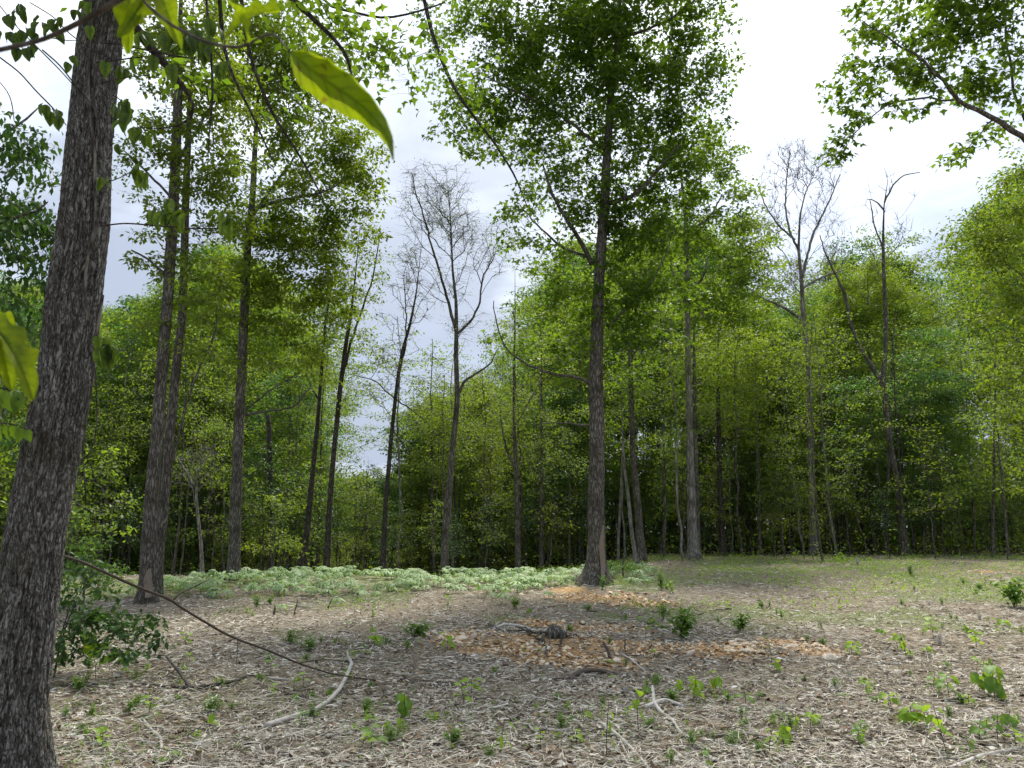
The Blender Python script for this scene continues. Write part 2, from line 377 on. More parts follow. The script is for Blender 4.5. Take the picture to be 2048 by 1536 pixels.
T_SIMPLE = (np.array([(0, 0, 0), (0.45, 0.27, 0.05), (1, 0, -0.08), (0.45, -0.27, 0.05)]), np.array([(0, 2, 1), (0, 3, 2)]))
T_SLIM = (np.array([(0, 0, 0), (0.45, 0.17, 0.03), (1, 0, -0.14), (0.45, -0.17, 0.03)]), np.array([(0, 2, 1), (0, 3, 2)]))
T_MAPLE = (np.array([(0, 0, 0), (0.30, 0.52, -0.06), (0.48, 0.20, 0.05), (1, 0, -0.12), (0.48, -0.20, 0.05), (0.30, -0.52, -0.06)]),
           np.array([(0, 2, 1), (0, 3, 2), (0, 4, 3), (0, 5, 4)]))
TEMPL = {'simple': T_SIMPLE, 'slim': T_SLIM, 'maple': T_MAPLE}

# ---------------------------------------------------------------- tree builder
def resample(pts, step):
    pts = np.asarray(pts, float); d = np.concatenate([[0], np.cumsum(np.linalg.norm(np.diff(pts[:, :3], axis=0), axis=1))])
    n = max(2, int(d[-1] / step) + 1); t = np.linspace(0, d[-1], n)
    # smooth Catmull-like by interpolating then averaging
    out = np.stack([np.interp(t, d, pts[:, k]) for k in range(pts.shape[1])], 1)
    if n > 4:
        for _ in range(2):
            q = out.copy(); q[1:-1] = (out[:-2] + 2 * out[1:-1] + out[2:]) / 4; out = q
    return out
def pxline(line, Y, dY=0.0, wdef=6):
    n = len(line); o = []
    for i, a in enumerate(line):
        p = P(a[0], a[1], Y + dY * i / max(1, n - 1)); wpx = a[2] if len(a) > 2 else wdef * (1 - 0.75 * i / max(1, n - 1))
        o.append([*p, PX(wpx, p) / 2])
    return np.array(o)
def to_ground(line, sink=0.25):                       # carry a trunk down into the ground
    l = line.copy(); b = l[0].copy(); gz = g1(b[0], b[1])
    if b[2] > gz:
        q = b.copy(); q[2] = gz; q[3] *= 1.05; l = np.vstack([q, l])
    q = l[0].copy(); q[2] = min(q[2], g1(q[0], q[1])) - sink; q[3] *= 1.1
    return np.vstack([q, l]) if q[2] < l[0][2] - 0.05 else l
def blob_points(blobs, Y, spacing, rz_f=0.85, minz=None):
    out = []
    for b in blobs:
        px, py, rx, ry = b[:4]; dens = b[4] if len(b) > 4 else 1.0; dy = b[5] if len(b) > 5 else 0.0
        c = P(px, py, Y + dy); rxm = PX(rx, c); rym = PX(ry, c); rzm = max(0.7, rxm * rz_f)
        n = max(4, int(dens * 1.75 * (4 / 3 * math.pi * rxm * rym * rzm) / spacing ** 3))
        q = rng.normal(size=(n, 3)); q /= np.linalg.norm(q, axis=1, keepdims=True); q *= rng.random((n, 1)) ** (1 / 2.4)
        out.append(c + q * [rxm, rzm, rym])
    return np.concatenate(out)
def grow(lines, attr, up=0.12, seg=0.35, tip=0.004, maxr=0.08, expo=2.4, rk=0.5, r0=0.1):
    """join every clump centre to the nearest sensible point of the growing skeleton; returns chains with radii"""
    pos = []; rad0 = []; par = []
    for l in lines:
        for i, p in enumerate(l):
            pos.append(p[:3]); rad0.append(p[3]); par.append(-1)
    NT = len(pos); cap = NT + len(attr) * 24
    A = np.zeros((cap, 3)); A[:NT] = pos; n = NT
    base = np.array(lines[0][:, :3]); pl = np.zeros(cap)
    par = par + [0] * (cap - NT)
    d0 = np.array([np.min(np.linalg.norm(base - a, axis=1)) for a in attr]) if len(attr) else []
    chains = []
    for k in np.argsort(d0):
        a = attr[k]; D = a - A[:n]; dist = np.linalg.norm(D, axis=1)
        rise = D[:, 2] / (dist + 1e-6)
        cost = dist * (1 + rk * np.maximum(0, -rise + r0)) + 0.25 * pl[:n]
        j = int(np.argmin(cost)); d = dist[j]
        m = int(min(20, max(1, math.ceil(d / seg))))
        t = np.arange(1, m + 1)[:, None] / m
        side = rng.normal(0, 0.07, 3) * d
        q = A[j] + D[j] * t + side * np.sin(t * math.pi) + np.array([0, 0, -up * d]) * np.sin(t * math.pi) + rng.normal(0, 0.018, (m, 3)) * min(1, d)
        A[n:n + m] = q; ids = list(range(n, n + m)); prev = j
        for i, idn in enumerate(ids):
            par[idn] = prev; pl[idn] = pl[prev] + d / m; prev = idn
        chains.append([j] + ids); n += m
    R = np.zeros(n); R[NT:] = 0.0
    acc = np.zeros(n)
    for i in range(n - 1, NT - 1, -1):
        if acc[i] == 0: acc[i] = tip ** expo
        R[i] = min(maxr, acc[i] ** (1 / expo))
        if par[i] >= NT: acc[par[i]] += acc[i] if True else 0
    # thicker where more passes: accumulate correctly along the chain
    return [(A[c], np.concatenate([[R[c[1]] * 1.1], R[c[1:]]])) for c in chains]
def crown_leaves(acc_l, acc_t, attr, per, leaf, tmpl, spread, flat, droop=-0.35, twr=0.0035, twn=5, tmpl_boost=1.0):
    n = len(attr)
    if n == 0: return
    if tmpl_boost: per = per * tmpl_boost
    cnt = np.maximum(3, rng.poisson(per, n)); idx = np.repeat(np.arange(n), cnt)
    q = rng.normal(size=(len(idx), 3)); q /= np.linalg.norm(q, axis=1, keepdims=True); q *= rng.random((len(idx), 1)) ** 0.5
    sp = spread * rng.uniform(0.7, 1.3, n)
    pos = attr[idx] + q * np.stack([sp[idx], sp[idx], sp[idx] * flat], 1)
    # gather leaves into small bunches
    pos = pos + rng.normal(0, 0.02, pos.shape)
    m = len(pos)
    # outward yaw
    yaw = np.arctan2(q[:, 1], q[:, 0]) + rng.normal(0, 0.8, m)
    acc_l.scatter(TEMPL[tmpl], pos, leaf * rng.uniform(0.6, 1.25, m), yaw, rng.normal(droop, 0.5, m), rng.normal(0, 0.55, m))
    if twn:
        s = np.repeat(np.arange(n), twn); v = rng.normal(size=(len(s), 3)); v /= np.linalg.norm(v, axis=1, keepdims=True)
        e = attr[s] + v * np.stack([sp[s], sp[s], sp[s] * flat], 1) * 0.9
        acc_t.twigs(attr[s], e, twr, twr * 0.4)
def tree(name, label, Y, trunk, limbs=(), blobs=(), leaf=0.09, tmpl='simple', mat='mid', bark='bark', per=40, spacing=0.75,
         spread=0.5, flat=0.5, twr=0.0035, twn=5, tip=0.004, cat='tree', group=None, extra=None, sides=14, droop=-0.35, up=0.1,
         rz=0.85, branch_mat=None, ground=True, maxr=0.08, step=0.3, flare=1.0, wob=0.12, tw=0.76, snapped=False):
    tr = pxline(trunk, Y); tr[:, 3] *= tw; tr = to_ground(tr) if ground else tr
    tr = resample(tr, 0.16 if sides > 12 else step)
    gz = g1(tr[0][0], tr[0][1]) if ground else tr[0][2]
    if not snapped: tr[:, 3] *= np.interp(np.linspace(0, 1, len(tr)), [0, .72, 1], [1, 1, .25])
    tr[:, 3] *= 1 + (0.55 * flare) * np.exp(-np.maximum(0, tr[:, 2] - gz) / 0.22)
    base = np.array([tr[0][0], tr[0][1], gz]); root = empty(name, base, label, cat, group)
    a = Acc(); a.tube(tr[:, :3], tr[:, 3], sides, wob=wob, cap=True, seed=rng.uniform(0, 50))
    a.obj('trunk', M[bark], root, base, True)
    lines = [tr]; b = Acc()
    for l in limbs:
        ll = resample(pxline(l[0], Y, l[1], l[2] if len(l) > 2 else 7), 0.2); ll[:, 3] *= .85
        ll[1:, :3] += rng.normal(0, 0.012, ll[1:, :3].shape)
        lines.append(ll); c = Acc(); c.tube(ll[:, :3], ll[:, 3], 8, wob=0.12, cap=True); c.obj('limb', M[bark], root, base, True)
    attr = blob_points(blobs, Y, spacing, rz) if len(blobs) else np.zeros((0, 3))
    start = [l if i else l[len(l) // 4:] for i, l in enumerate(lines)]
    ch = grow(start, attr, up=up, tip=tip, maxr=maxr, rk=.5 if per > 8 else 3.0, r0=.1 if per > 8 else .75)
    for p, r in ch: b.tube(p, r, 5 if r[0] > 0.012 else 3)
    la = Acc()
    if per: crown_leaves(la, b, attr, per, leaf, tmpl, spread, flat, droop, twr, twn, 1.6)
    elif twn:
        s = np.repeat(np.arange(len(attr)), twn); v = rng.normal(size=(len(s), 3)) + [0, 0, 0.5]; v /= np.linalg.norm(v, axis=1, keepdims=True)
        v[:, 2] = np.abs(v[:, 2]) * 1.3 + .1; b.twigs(attr[s], attr[s] + v * spread * rng.uniform(0.4, 1, (len(s), 1)), twr, twr * 0.5)
    bo = b.obj('branches', M[branch_mat or 'twig'], root, base)
    if bo: bo['kind'] = 'stuff'
    if la.v: la.obj('crown', M[mat], root, base)['kind'] = 'stuff'
    if extra: extra(root, base, tr)
    return root

def copy_tree(o, parent=None):
    c = o.copy(); C.objects.link(c); c.parent = parent
    for ch in list(o.children): copy_tree(ch, c)
    return c

# ================================================================ GROUND
def mat_ground():
    m, N, L = new_mat('forest_ground')
    o = N.new('ShaderNodeOutputMaterial'); p = N.new('ShaderNodeBsdfPrincipled'); tc = N.new('ShaderNodeTexCoord')
    def noise(sc_, det=5, rough=0.6, stretch=None, rot=0):
        n = N.new('ShaderNodeTexNoise'); n.inputs['Scale'].default_value = sc_; n.inputs['Detail'].default_value = det
        n.inputs['Roughness'].default_value = rough
        if stretch:
            mp = N.new('ShaderNodeMapping'); mp.inputs['Scale'].default_value = stretch; mp.inputs['Rotation'].default_value = (0, 0, rot)
            L.new(tc.outputs['Object'], mp.inputs[0]); L.new(mp.outputs[0], n.inputs['Vector'])
        else: L.new(tc.outputs['Object'], n.inputs['Vector'])
        return n.outputs[0]
    a = noise(28, 6, 0.75, (0.35, 1, 1), 0.5); b = noise(34, 6, 0.75, (1, 0.3, 1), 0.2); 
    mxx = N.new('ShaderNodeMath'); mxx.operation = 'MAXIMUM'; L.new(a, mxx.inputs[0]); L.new(b, mxx.inputs[1])
    r = add_ramp(N, [(0.38, (0.035, 0.027, 0.019)), (0.50, (0.17, 0.14, 0.10)), (0.60, (0.34, 0.29, 0.215)), (0.72, (0.45, 0.395, 0.32))])
    L.new(mxx.outputs[0], r.inputs[0])
    # bare clay patches, where the earth was dug up
    at = N.new('ShaderNodeAttribute'); at.attribute_name = 'clay'
    cn = noise(9, 6, 0.7)
    cl = add_ramp(N, [(0.3, (0.19, 0.115, 0.055)), (0.5, (0.42, 0.26, 0.12)), (0.7, (0.60, 0.44, 0.25))]); L.new(cn, cl.inputs[0])
    cm = N.new('ShaderNodeMath'); cm.operation = 'MULTIPLY_ADD'; L.new(cn, cm.inputs[0]); cm.inputs[1].default_value = 1.4; 
    c2 = N.new('ShaderNodeMath'); c2.operation = 'SUBTRACT'; L.new(at.outputs['Fac'], c2.inputs[0]); c2.inputs[1].default_value = 1.0
    L.new(c2.outputs[0], cm.inputs[2])
    cr_ = add_ramp(N, [(0.34, (0, 0, 0)), (0.62, (1, 1, 1))]); L.new(cm.outputs[0], cr_.inputs[0])
    m1 = N.new('ShaderNodeMix'); m1.data_type = 'RGBA'; L.new(cr_.outputs[0], m1.inputs[0]); L.new(r.outputs[0], m1.inputs[6]); L.new(cl.outputs[0], m1.inputs[7])
    # short green growth between the litter
    ag = N.new('ShaderNodeAttribute'); ag.attribute_name = 'green'
    gn = noise(16, 6, 0.8)
    gm = N.new('ShaderNodeMath'); gm.operation = 'MULTIPLY'; L.new(gn, gm.inputs[0]); L.new(ag.outputs['Fac'], gm.inputs[1])
    gr = add_ramp(N, [(0.36, (0, 0, 0)), (0.6, (0.75, 0.75, 0.75))]); L.new(gm.outputs[0], gr.inputs[0])
    m2 = N.new('ShaderNodeMix'); m2.data_type = 'RGBA'; L.new(gr.outputs[0], m2.inputs[0]); L.new(m1.outputs[2], m2.inputs[6])
    m2.inputs[7].default_value = (0.12, 0.19, 0.035, 1)
    aw = N.new('ShaderNodeAttribute'); aw.attribute_name = 'woodfloor'  # brown wood litter; part of its darkness paints in the shade under trees
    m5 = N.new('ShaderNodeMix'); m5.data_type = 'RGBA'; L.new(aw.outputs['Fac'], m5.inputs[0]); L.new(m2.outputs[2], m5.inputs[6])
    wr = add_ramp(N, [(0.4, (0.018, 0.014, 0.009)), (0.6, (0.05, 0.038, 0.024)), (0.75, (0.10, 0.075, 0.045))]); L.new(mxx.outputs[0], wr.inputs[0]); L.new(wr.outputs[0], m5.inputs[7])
    L.new(m5.outputs[2], p.inputs['Base Color']); p.inputs['Roughness'].default_value = 1; p.inputs['Specular IOR Level'].default_value = 0.1
    bp = N.new('ShaderNodeBump'); bp.inputs['Strength'].default_value = 0.9; bp.inputs['Distance'].default_value = 0.03
    L.new(mxx.outputs[0], bp.inputs['Height']); L.new(bp.outputs[0], p.inputs['Normal'])
    L.new(p.outputs[0], o.inputs[0]); return m
# clay patches given as world ellipses from the place they show in the picture
CLAY = []
for (px, py, rx, ry) in [(920, 1272, 75, 20), (1000, 1298, 120, 16), (1110, 1310, 150, 26), (1200, 1325, 130, 22), (1190, 1262, 110, 12), (1090, 1282, 190, 22), (1260, 1290, 120, 12),
                         (1080, 1248, 60, 8), (1420, 1300, 120, 14), (1480, 1298, 60, 12), (1620, 1300, 75, 15), (1560, 1286, 60, 6), (1300, 1300, 70, 10),
                         (1200, 1195, 120, 11), (1280, 1208, 75, 7), (1965, 1143, 40, 4), (2030, 1146, 20, 4), (1140, 1180, 70, 8)]:
    c = hit(px, py); CLAY.append((c[0], c[1], PX(rx, c), max(0.15, (hit(px, py - ry)[1] - hit(px, py + ry)[1]) / 2)))
def clay_at(x, y):
    r = np.zeros_like(np.asarray(x, float))
    for cx, cy, rx, ry in CLAY: r = np.maximum(r, 1.25 - np.sqrt(((x - cx) / rx) ** 2 + ((y - cy) / ry) ** 2) * 0.75)
    return np.clip(r, 0, 1)
def green_at(x, y):
    g = fbm(x * 0.55 + 3, y * 0.30 + 8, 0, 4)
    g = sst(0.42, 0.64, g) * (0.45 + 0.55 * sst(8, 14, y))
    far = sst(15, 24, y) * sst(1.5, 5, x) * 0.22
    return np.clip(g + far, 0, 1) * (1 - 0.9 * clay_at(x, y))
def axis(segs):
    o = []
    for a, b, s in segs: o += list(np.arange(a, b, s))
    return np.array(o + [segs[-1][1]])
gx = axis([(-260, -60, 20), (-60, -20, 2), (-20, -9, 0.4), (-9, 9, 0.12), (9, 20, 0.4), (20, 60, 2), (60, 260, 20)])
gy = axis([(-40, 2, 3), (2, 14, 0.10), (14, 24, 0.16), (24, 40, 0.5), (40, 90, 3), (90, 320, 20)])
X, Yg = np.meshgrid(gx, gy); Z = G(X, Yg) + (fbm(X * 9, Yg * 9, 0, 3) - 0.5) * 0.045 * (Yg < 25) * (np.abs(X) < 20)
V = np.stack([X, Yg, Z], -1).reshape(-1, 3); nx = len(gx)
ii, jj = np.meshgrid(np.arange(len(gy) - 1), np.arange(nx - 1), indexing='ij'); q = (ii * nx + jj).ravel()
me = mk_mesh('ground', V, np.stack([q, q + 1, q + nx + 1, q + nx], 1), mat_ground(), True)
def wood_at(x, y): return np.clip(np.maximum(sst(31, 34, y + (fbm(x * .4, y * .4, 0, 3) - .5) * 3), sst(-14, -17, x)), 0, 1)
for nm, fn in (('clay', clay_at), ('green', green_at), ('woodfloor', wood_at)):
    at = me.attributes.new(nm, 'FLOAT', 'POINT'); at.data.foreach_set('value', fn(V[:, 0], V[:, 1]).astype(np.float32))
ground = link('ground', me); tag(ground, kind='structure')

# ---------------------------------------------------------------- litter of straw, chips and dead leaves
def ground_points(n, py0, py1, power=1.0):
    """points spread over the seen part of the ground, denser near by as the strip of ground narrows"""
    y0, y1 = hit(1024, py0)[1], hit(1024, py1)[1]
    u = rng.random(n); y = 1 / (1 / y0 + (1 / y1 - 1 / y0) * u ** power)
    x = rng.uniform(-1, 1, n) * (y * 0.72 + 0.6)
    return x, y
def strips(acc, x, y, length, width, bend=0.25, lift=0.02, tilt=0.15, ang_mu=0.0, ang_sd=1.0):
    n = len(x); z = G(x, y) + 0.006
    ang = rng.normal(ang_mu, ang_sd, n); 
    d = np.stack([np.cos(ang), np.sin(ang), rng.normal(0, tilt, n)], 1); sd_ = np.stack([-np.sin(ang), np.cos(ang), rng.normal(0, 0.5, n)], 1)
    c = np.stack([x, y, z + np.abs(rng.normal(0, lift, n)) + np.abs(d[:, 2]) * length * 0.45], 1)
    b = rng.normal(0, bend, n)
    pts = []
    for t, wf in ((-0.5, 0.5), (0.0, 1.0), (0.5, 0.3)):
        off = d * (t * length)[:, None] + sd_ * (b * length * (0.25 - t * t))[:, None]
        for s in (-0.5, 0.5): pts.append(c + off + sd_ * (s * width * wf)[:, None])
    V = np.stack(pts, 1).reshape(-1, 3)
    F = np.array([(0, 2, 3), (0, 3, 1), (2, 4, 5), (2, 5, 3)])
    acc.add(V, (np.arange(n)[:, None, None] * 6 + F[None]).reshape(-1, 3))
lit = Acc()
for n, a, b, l0, l1, w0, w1, lf in ((70000, 1600, 1330, 0.02, 0.11, 0.004, 0.012, 0.014), (45000, 1330, 1185, 0.03, 0.14, 0.006, 0.016, 0.014),
                                (9000, 1600, 1300, 0.03, 0.07, 0.016, 0.035, 0.012), (16000, 1185, 1118, 0.06, 0.22, 0.010, 0.022, 0.015)):
    x, y = ground_points(n, a, b); keep = rng.random(n) > clay_at(x, y) * 0.5
    x, y = x[keep], y[keep]; keep = rng.random(len(x)) < .22 + 1.7 * sst(.38, .64, fbm(x * 2.2 + 9, y * 2.2, 0, 3)); x, y = x[keep], y[keep]; n = len(x)
    strips(lit, x, y, rng.uniform(l0, l1, n), rng.uniform(w0, w1, n), lift=lf, ang_mu=0, ang_sd=0.95)
x, y = ground_points(9000, 1600, 1200); kp = rng.random(len(x)) < .2 + .8 * sst(.42, .6, fbm(x * 1.3 + 70, y * 1.3, 0, 3)) + .8 * (x < -y * .35); x, y = x[kp], y[kp]; n = len(x)
dl = Acc(); dl.scatter((np.array([(0, 0, 0), (.3, .3, .10), (.7, .24, .02), (1, 0, .12), (.7, -.24, .03), (.3, -.3, .09), (.5, 0, -.03)]), np.array([(0, 6, 1), (1, 6, 2), (2, 6, 3), (3, 6, 4), (4, 6, 5), (5, 6, 0)])),
           np.stack([x, y, G(x, y) + .02], 1), rng.uniform(.03, .075, n), rng.uniform(0, 6.28, n), rng.normal(0, .3, n), rng.normal(0, .35, n))
o = dl.obj('dead_leaves', M['deadleaf']); tag(o, 'curled brown dead leaves scattered among the wood litter', 'leaf litter', kind='stuff')
o = lit.obj('wood_litter', M['litter']); tag(o, 'shredded wood chips and dead leaves strewn over the clearing', 'litter', kind='stuff')
st = Acc()
for n, a, b, l0, l1 in ((16000, 1600, 1330, 0.06, 0.26), (9000, 1330, 1180, 0.08, 0.3)):
    x, y = ground_points(n, a, b); keep = rng.random(n) > clay_at(x, y) * 0.8; x, y = x[keep], y[keep]; n = len(x)
    strips(st, x, y, rng.uniform(l0, l1, n), rng.uniform(0.0025, 0.006, n), bend=0.7, lift=0.03, tilt=0.12)
o = st.obj('dry_straw', M['straw']); tag(o, 'thin bleached straw stems lying across the clearing', 'straw', kind='stuff')

# ================================================================ TREES ROUND THE CLEARING
def scar(px0, py0, px1, py1, wpx, mat='wood', name='bare_wood'):
    def f(root, base, tr):
        a = Acc(); ys = np.linspace(py0, py1, 14); V = []
        for i, t in enumerate(np.linspace(0, 1, 14)):
            px = px0 + (px1 - px0) * t + 2 * math.sin(t * 7); ww = wpx * (0.25 + math.sin(math.pi * min(1, t * 0.85 + 0.12)) * 0.8) / 2
            k = np.argmin(np.abs(tr[:, 2] - P(px, ys[i], tr[0][1])[2])); cx, cy, r = tr[k, 0], tr[k, 1], tr[k, 3]
            for s in (-1, -0.35, 0.35, 1):
                xx = P(px + s * ww, ys[i], cy - r)[0]; dx = np.clip((xx - cx) / r, -0.97, 0.97)
                V.append([xx, cy - r * math.sqrt(1 - dx * dx) * 1.06 - (0.022 if abs(s) < 1 else 0.0), P(px, ys[i], cy - r)[2]])
        F = []
        for i in range(13):
            for s in range(3): q = i * 4 + s; F.append((q, q + 1, q + 5, q + 4))
        a.add(V, F); a.obj(name, M[mat], root, base, True)
    return f

YG = 'tall trees standing round the clearing'
# big centre tree
tree('oak_tree', 'thick shaggy-barked tree with flared base standing in the middle of the clearing edge', 19.8,
     [(1190, 1162, 62), (1192, 1130, 52), (1193, 1100, 47), (1192, 1000, 43), (1194, 900, 38), (1193, 820, 37), (1192, 740, 36), (1194, 640, 32), (1198, 560, 29),
      (1203, 480, 26), (1210, 400, 24), (1213, 320, 22), (1218, 250, 20), (1222, 180, 18), (1232, 100, 15), (1240, 0, 14), (1246, -150, 9)],
     limbs=[([(1212, 408, 13), (1260, 396, 10), (1292, 370, 8), (1322, 330, 6), (1360, 290, 4)], -1.5),
            ([(1185, 530, 12), (1160, 480, 10), (1145, 455, 9), (1122, 425, 8), (1100, 375, 7), (1085, 330, 4)], -1.0),
            ([(1180, 515, 8), (1120, 495, 6), (1075, 450, 4), (1040, 410, 3)], 0.6),
            ([(1188, 772, 10), (1160, 755, 8), (1120, 750, 7), (1085, 742, 6), (1040, 722, 5), (1005, 690, 4), (990, 640, 3), (988, 600, 2)], -0.8),
            ([(1182, 853, 6), (1150, 848, 4), (1110, 845, 3), (1060, 850, 2)], 0.5),
            ([(1215, 655, 7), (1250, 620, 6), (1290, 585, 5), (1330, 520, 3), (1350, 450, 2)], -1.0),
            ([(1240, 75, 9), (1290, 62, 7), (1340, 40, 5), (1390, 0, 3)], -1.2),
            ([(1222, 185, 9), (1190, 120, 7), (1150, 60, 5), (1110, 0, 3)], 1.0),
            ([(1210, 300, 9), (1120, 230, 7), (1050, 190, 5), (980, 160, 3)], -1.2)],
     blobs=[(1250, 60, 150, 120, 1.2), (1110, 80, 150, 110, 1.1), (970, 50, 90, 90, 1.1), (880, 60, 50, 70, .9), (900, 170, 60, 50, .9), (1010, 210, 130, 90, 1.1), (960, 300, 60, 50, .8), (1180, 230, 150, 110, 1.2),
            (1370, 210, 110, 120, 1.3), (1410, 50, 75, 70, 1.1), (1440, 150, 45, 60, 1), (1090, 330, 90, 50, 0.8), (1200, 370, 110, 80, 1.1), (1330, 360, 110, 70, 1.2),
            (1060, 420, 80, 50, .7), (1110, 520, 70, 55, .9), (1280, 490, 110, 80, 1.2), (1210, 590, 95, 70, 1.0), (1120, 610, 100, 55, .8),
            (1320, 590, 90, 60, .9), (1060, 690, 110, 50, .5), (1270, 690, 90, 60, 1.1), (1130, 700, 80, 40, .8), (1260, 590, 80, 50, 1), (1150, 450, 60, 50, .8), (1240, 440, 70, 60, 1), (1040, 480, 50, 40, .6), (1210, -120, 200, 110, .8), (1180, 480, 45, 80, 0.7)],
     leaf=0.14, tmpl='maple', mat='maple', per=25, spacing=0.74, spread=0.44, flat=0.5, sides=28, flare=1.5, wob=0.16, extra=scar(1204, 1160, 1206, 1050, 11))
# buttress roots of the centre tree belong to the trunk below; two near twins on the left
tree('hickory_tree', 'grey trunk with a healed bare-wood wound at its foot left of the mayapples', 16.0,
     [(293, 1200, 46), (295, 1150, 43), (298, 1080, 40), (303, 1000, 37), (316, 850, 34), (327, 700, 31), (335, 600, 29), (345, 450, 30), (352, 300, 26), (358, 150, 22),
      (362, 0, 18), (366, -150, 12)],
     limbs=[([(340, 560, 8), (300, 520, 6), (262, 500, 4)], -0.6), ([(350, 330, 9), (395, 260, 7), (430, 200, 5)], 0.6), ([(348, 400, 7), (290, 340, 5), (250, 300, 3)], .6)],
     blobs=[(330, 100, 90, 110, .9), (290, 310, 70, 80, .8), (420, 130, 90, 120, 1.1), (400, 330, 75, 130, 1.1), (300, 500, 70, 60, .8), (395, 560, 80, 80, .9), (350, -80, 130, 90, .5), (280, 640, 60, 40, .5), (300, 400, 60, 40, .6), (410, 690, 50, 40, .6)],
     leaf=0.125, tmpl='simple', mat='yellow', per=28, spacing=0.56, spread=0.36, flat=.38, sides=22, tw=.70, extra=scar(293, 1196, 297, 1138, 13))
tree('hickory_tree', 'slimmer dark twin trunk pressed close behind the wounded grey trunk', 17.2,
     [(311, 1190, 28), (318, 1100, 27), (325, 1050, 26), (337, 900, 24), (350, 760, 23), (364, 640, 21), (369, 500, 20), (372, 380, 18), (378, 250, 14), (384, 100, 10), (388, -40, 6)],
     limbs=[([(330, 960, 6), (352, 905, 6), (360, 850, 6), (385, 770, 5), (410, 715, 5), (432, 670, 4), (434, 610, 3)], -0.5)],
     blobs=[(440, 240, 80, 80, .9), (440, 640, 60, 50, .7), (330, 220, 60, 60, .7), (450, 420, 70, 100, 1), (500, 330, 50, 60, .8)],
     leaf=0.125, tmpl='simple', mat='yellow', per=28, spacing=0.6, spread=0.36, flat=.38, sides=18, bark='bark')
tree('oak_tree', 'straight dark trunk with a spreading leafy lower branch behind the mayapples', 21.5,
     [(467, 1152, 33), (469, 1080, 30), (472, 1000, 29), (478, 850, 26), (485, 700, 24), (490, 600, 22), (496, 480, 18), (505, 400, 16), (515, 200, 12), (520, 60, 8)],
     limbs=[([(492, 830, 7), (540, 822, 5), (590, 815, 4), (620, 775, 3)], -1.5), ([(492, 820, 5), (540, 780, 4), (600, 745, 2)], 1.0), ([(505, 420, 9), (560, 400, 8), (600, 395, 7), (660, 380, 4), (690, 360, 3)], -1.2),
            ([(500, 440, 8), (540, 380, 7), (580, 330, 5), (620, 260, 3)], 1)],
     blobs=[(520, 170, 110, 110, 1), (630, 290, 110, 100, 1), (560, 440, 130, 110, 1), (510, 580, 120, 80, .9), (640, 560, 95, 110, .9), (590, 690, 95, 60, .8), (705, 430, 75, 100, .9),
            (705, 300, 60, 70, .9), (500, 30, 110, 90, .8), (600, 110, 110, 80, .8), (470, 730, 70, 40, .5), (600, 770, 70, 25, .5)],
     leaf=0.155, tmpl='simple', mat='yellow', per=27, spacing=0.68, spread=0.46, flat=0.33, sides=20)
tree('dead_tree', 'snapped grey trunk fading into leaves behind the mayapples', 27, [(540, 1150, 14), (541, 1000, 15), (540, 900, 14), (536, 830, 11)], blobs=[(560, 1010, 60, 60, .5), (500, 1060, 40, 60, .4)],
     leaf=0.13, mat='lime', per=26, spacing=.8, bark='bark_dark', sides=12, snapped=True)
tree('hickory_tree', 'slender leaning dark trunk with a pale knot second of the four slim trunks', 25, [(605, 1150, 16), (615, 1050, 16), (625, 950, 13), (635, 850, 11), (640, 780, 9), (650, 650, 7), (665, 560, 5), (670, 440, 3)],
     limbs=[([(638, 800, 5), (620, 770, 4), (612, 745, 2)], .5)],
     blobs=[(660, 600, 65, 60, 1), (660, 470, 65, 60, 1), (640, 720, 60, 50, .8), (690, 350, 55, 60, .9), (710, 240, 50, 50, .7)], leaf=0.12, mat='yellow', per=30, spacing=.75, bark='bark_dark', sides=14)
tree('hickory_tree', 'dark slim trunk forking high beside the open sky gap', 24, [(652, 1150, 18), (660, 1000, 14), (668, 900, 13), (680, 780, 13), (690, 700, 11), (703, 620, 8), (712, 540, 6), (720, 450, 4)],
     limbs=[([(684, 760, 7), (700, 690, 6), (745, 560, 4), (760, 470, 2)], 1.0)],
     blobs=[(725, 660, 45, 50, .8), (720, 560, 60, 60, 1), (740, 820, 60, 70, .3), (735, 450, 50, 80, .9), (760, 700, 50, 60, .25)], leaf=0.115, mat='yellow', per=26, spacing=.75, bark='bark_dark', sides=14)
tree('ash_tree', 'nearly leafless thin trunk with curling twigs in the open sky gap', 25, [(765, 1145, 16), (772, 1000, 12), (783, 870, 11), (795, 760, 9), (805, 700, 8), (820, 650, 7), (832, 590, 5), (840, 520, 3), (845, 450, 2)],
     limbs=[([(800, 740, 5), (812, 690, 4), (812, 620, 3), (808, 560, 2)], .5), ([(785, 860, 4), (815, 900, 3), (830, 925, 2)], -.4), ([(795, 800, 4), (815, 815, 3), (850, 840, 2)], -.4),
            ([(790, 800, 3), (750, 760, 2.5), (710, 750, 2)], .4)],
     blobs=[(830, 560, 60, 90, 1.2), (780, 700, 60, 90, .8), (750, 770, 50, 50, .8)], per=5, leaf=0.05, mat='lime', spacing=.62, bark='bark_dark', twr=0.006, tip=0.007, spread=0.4, twn=6, branch_mat='twig_pale', sides=14)
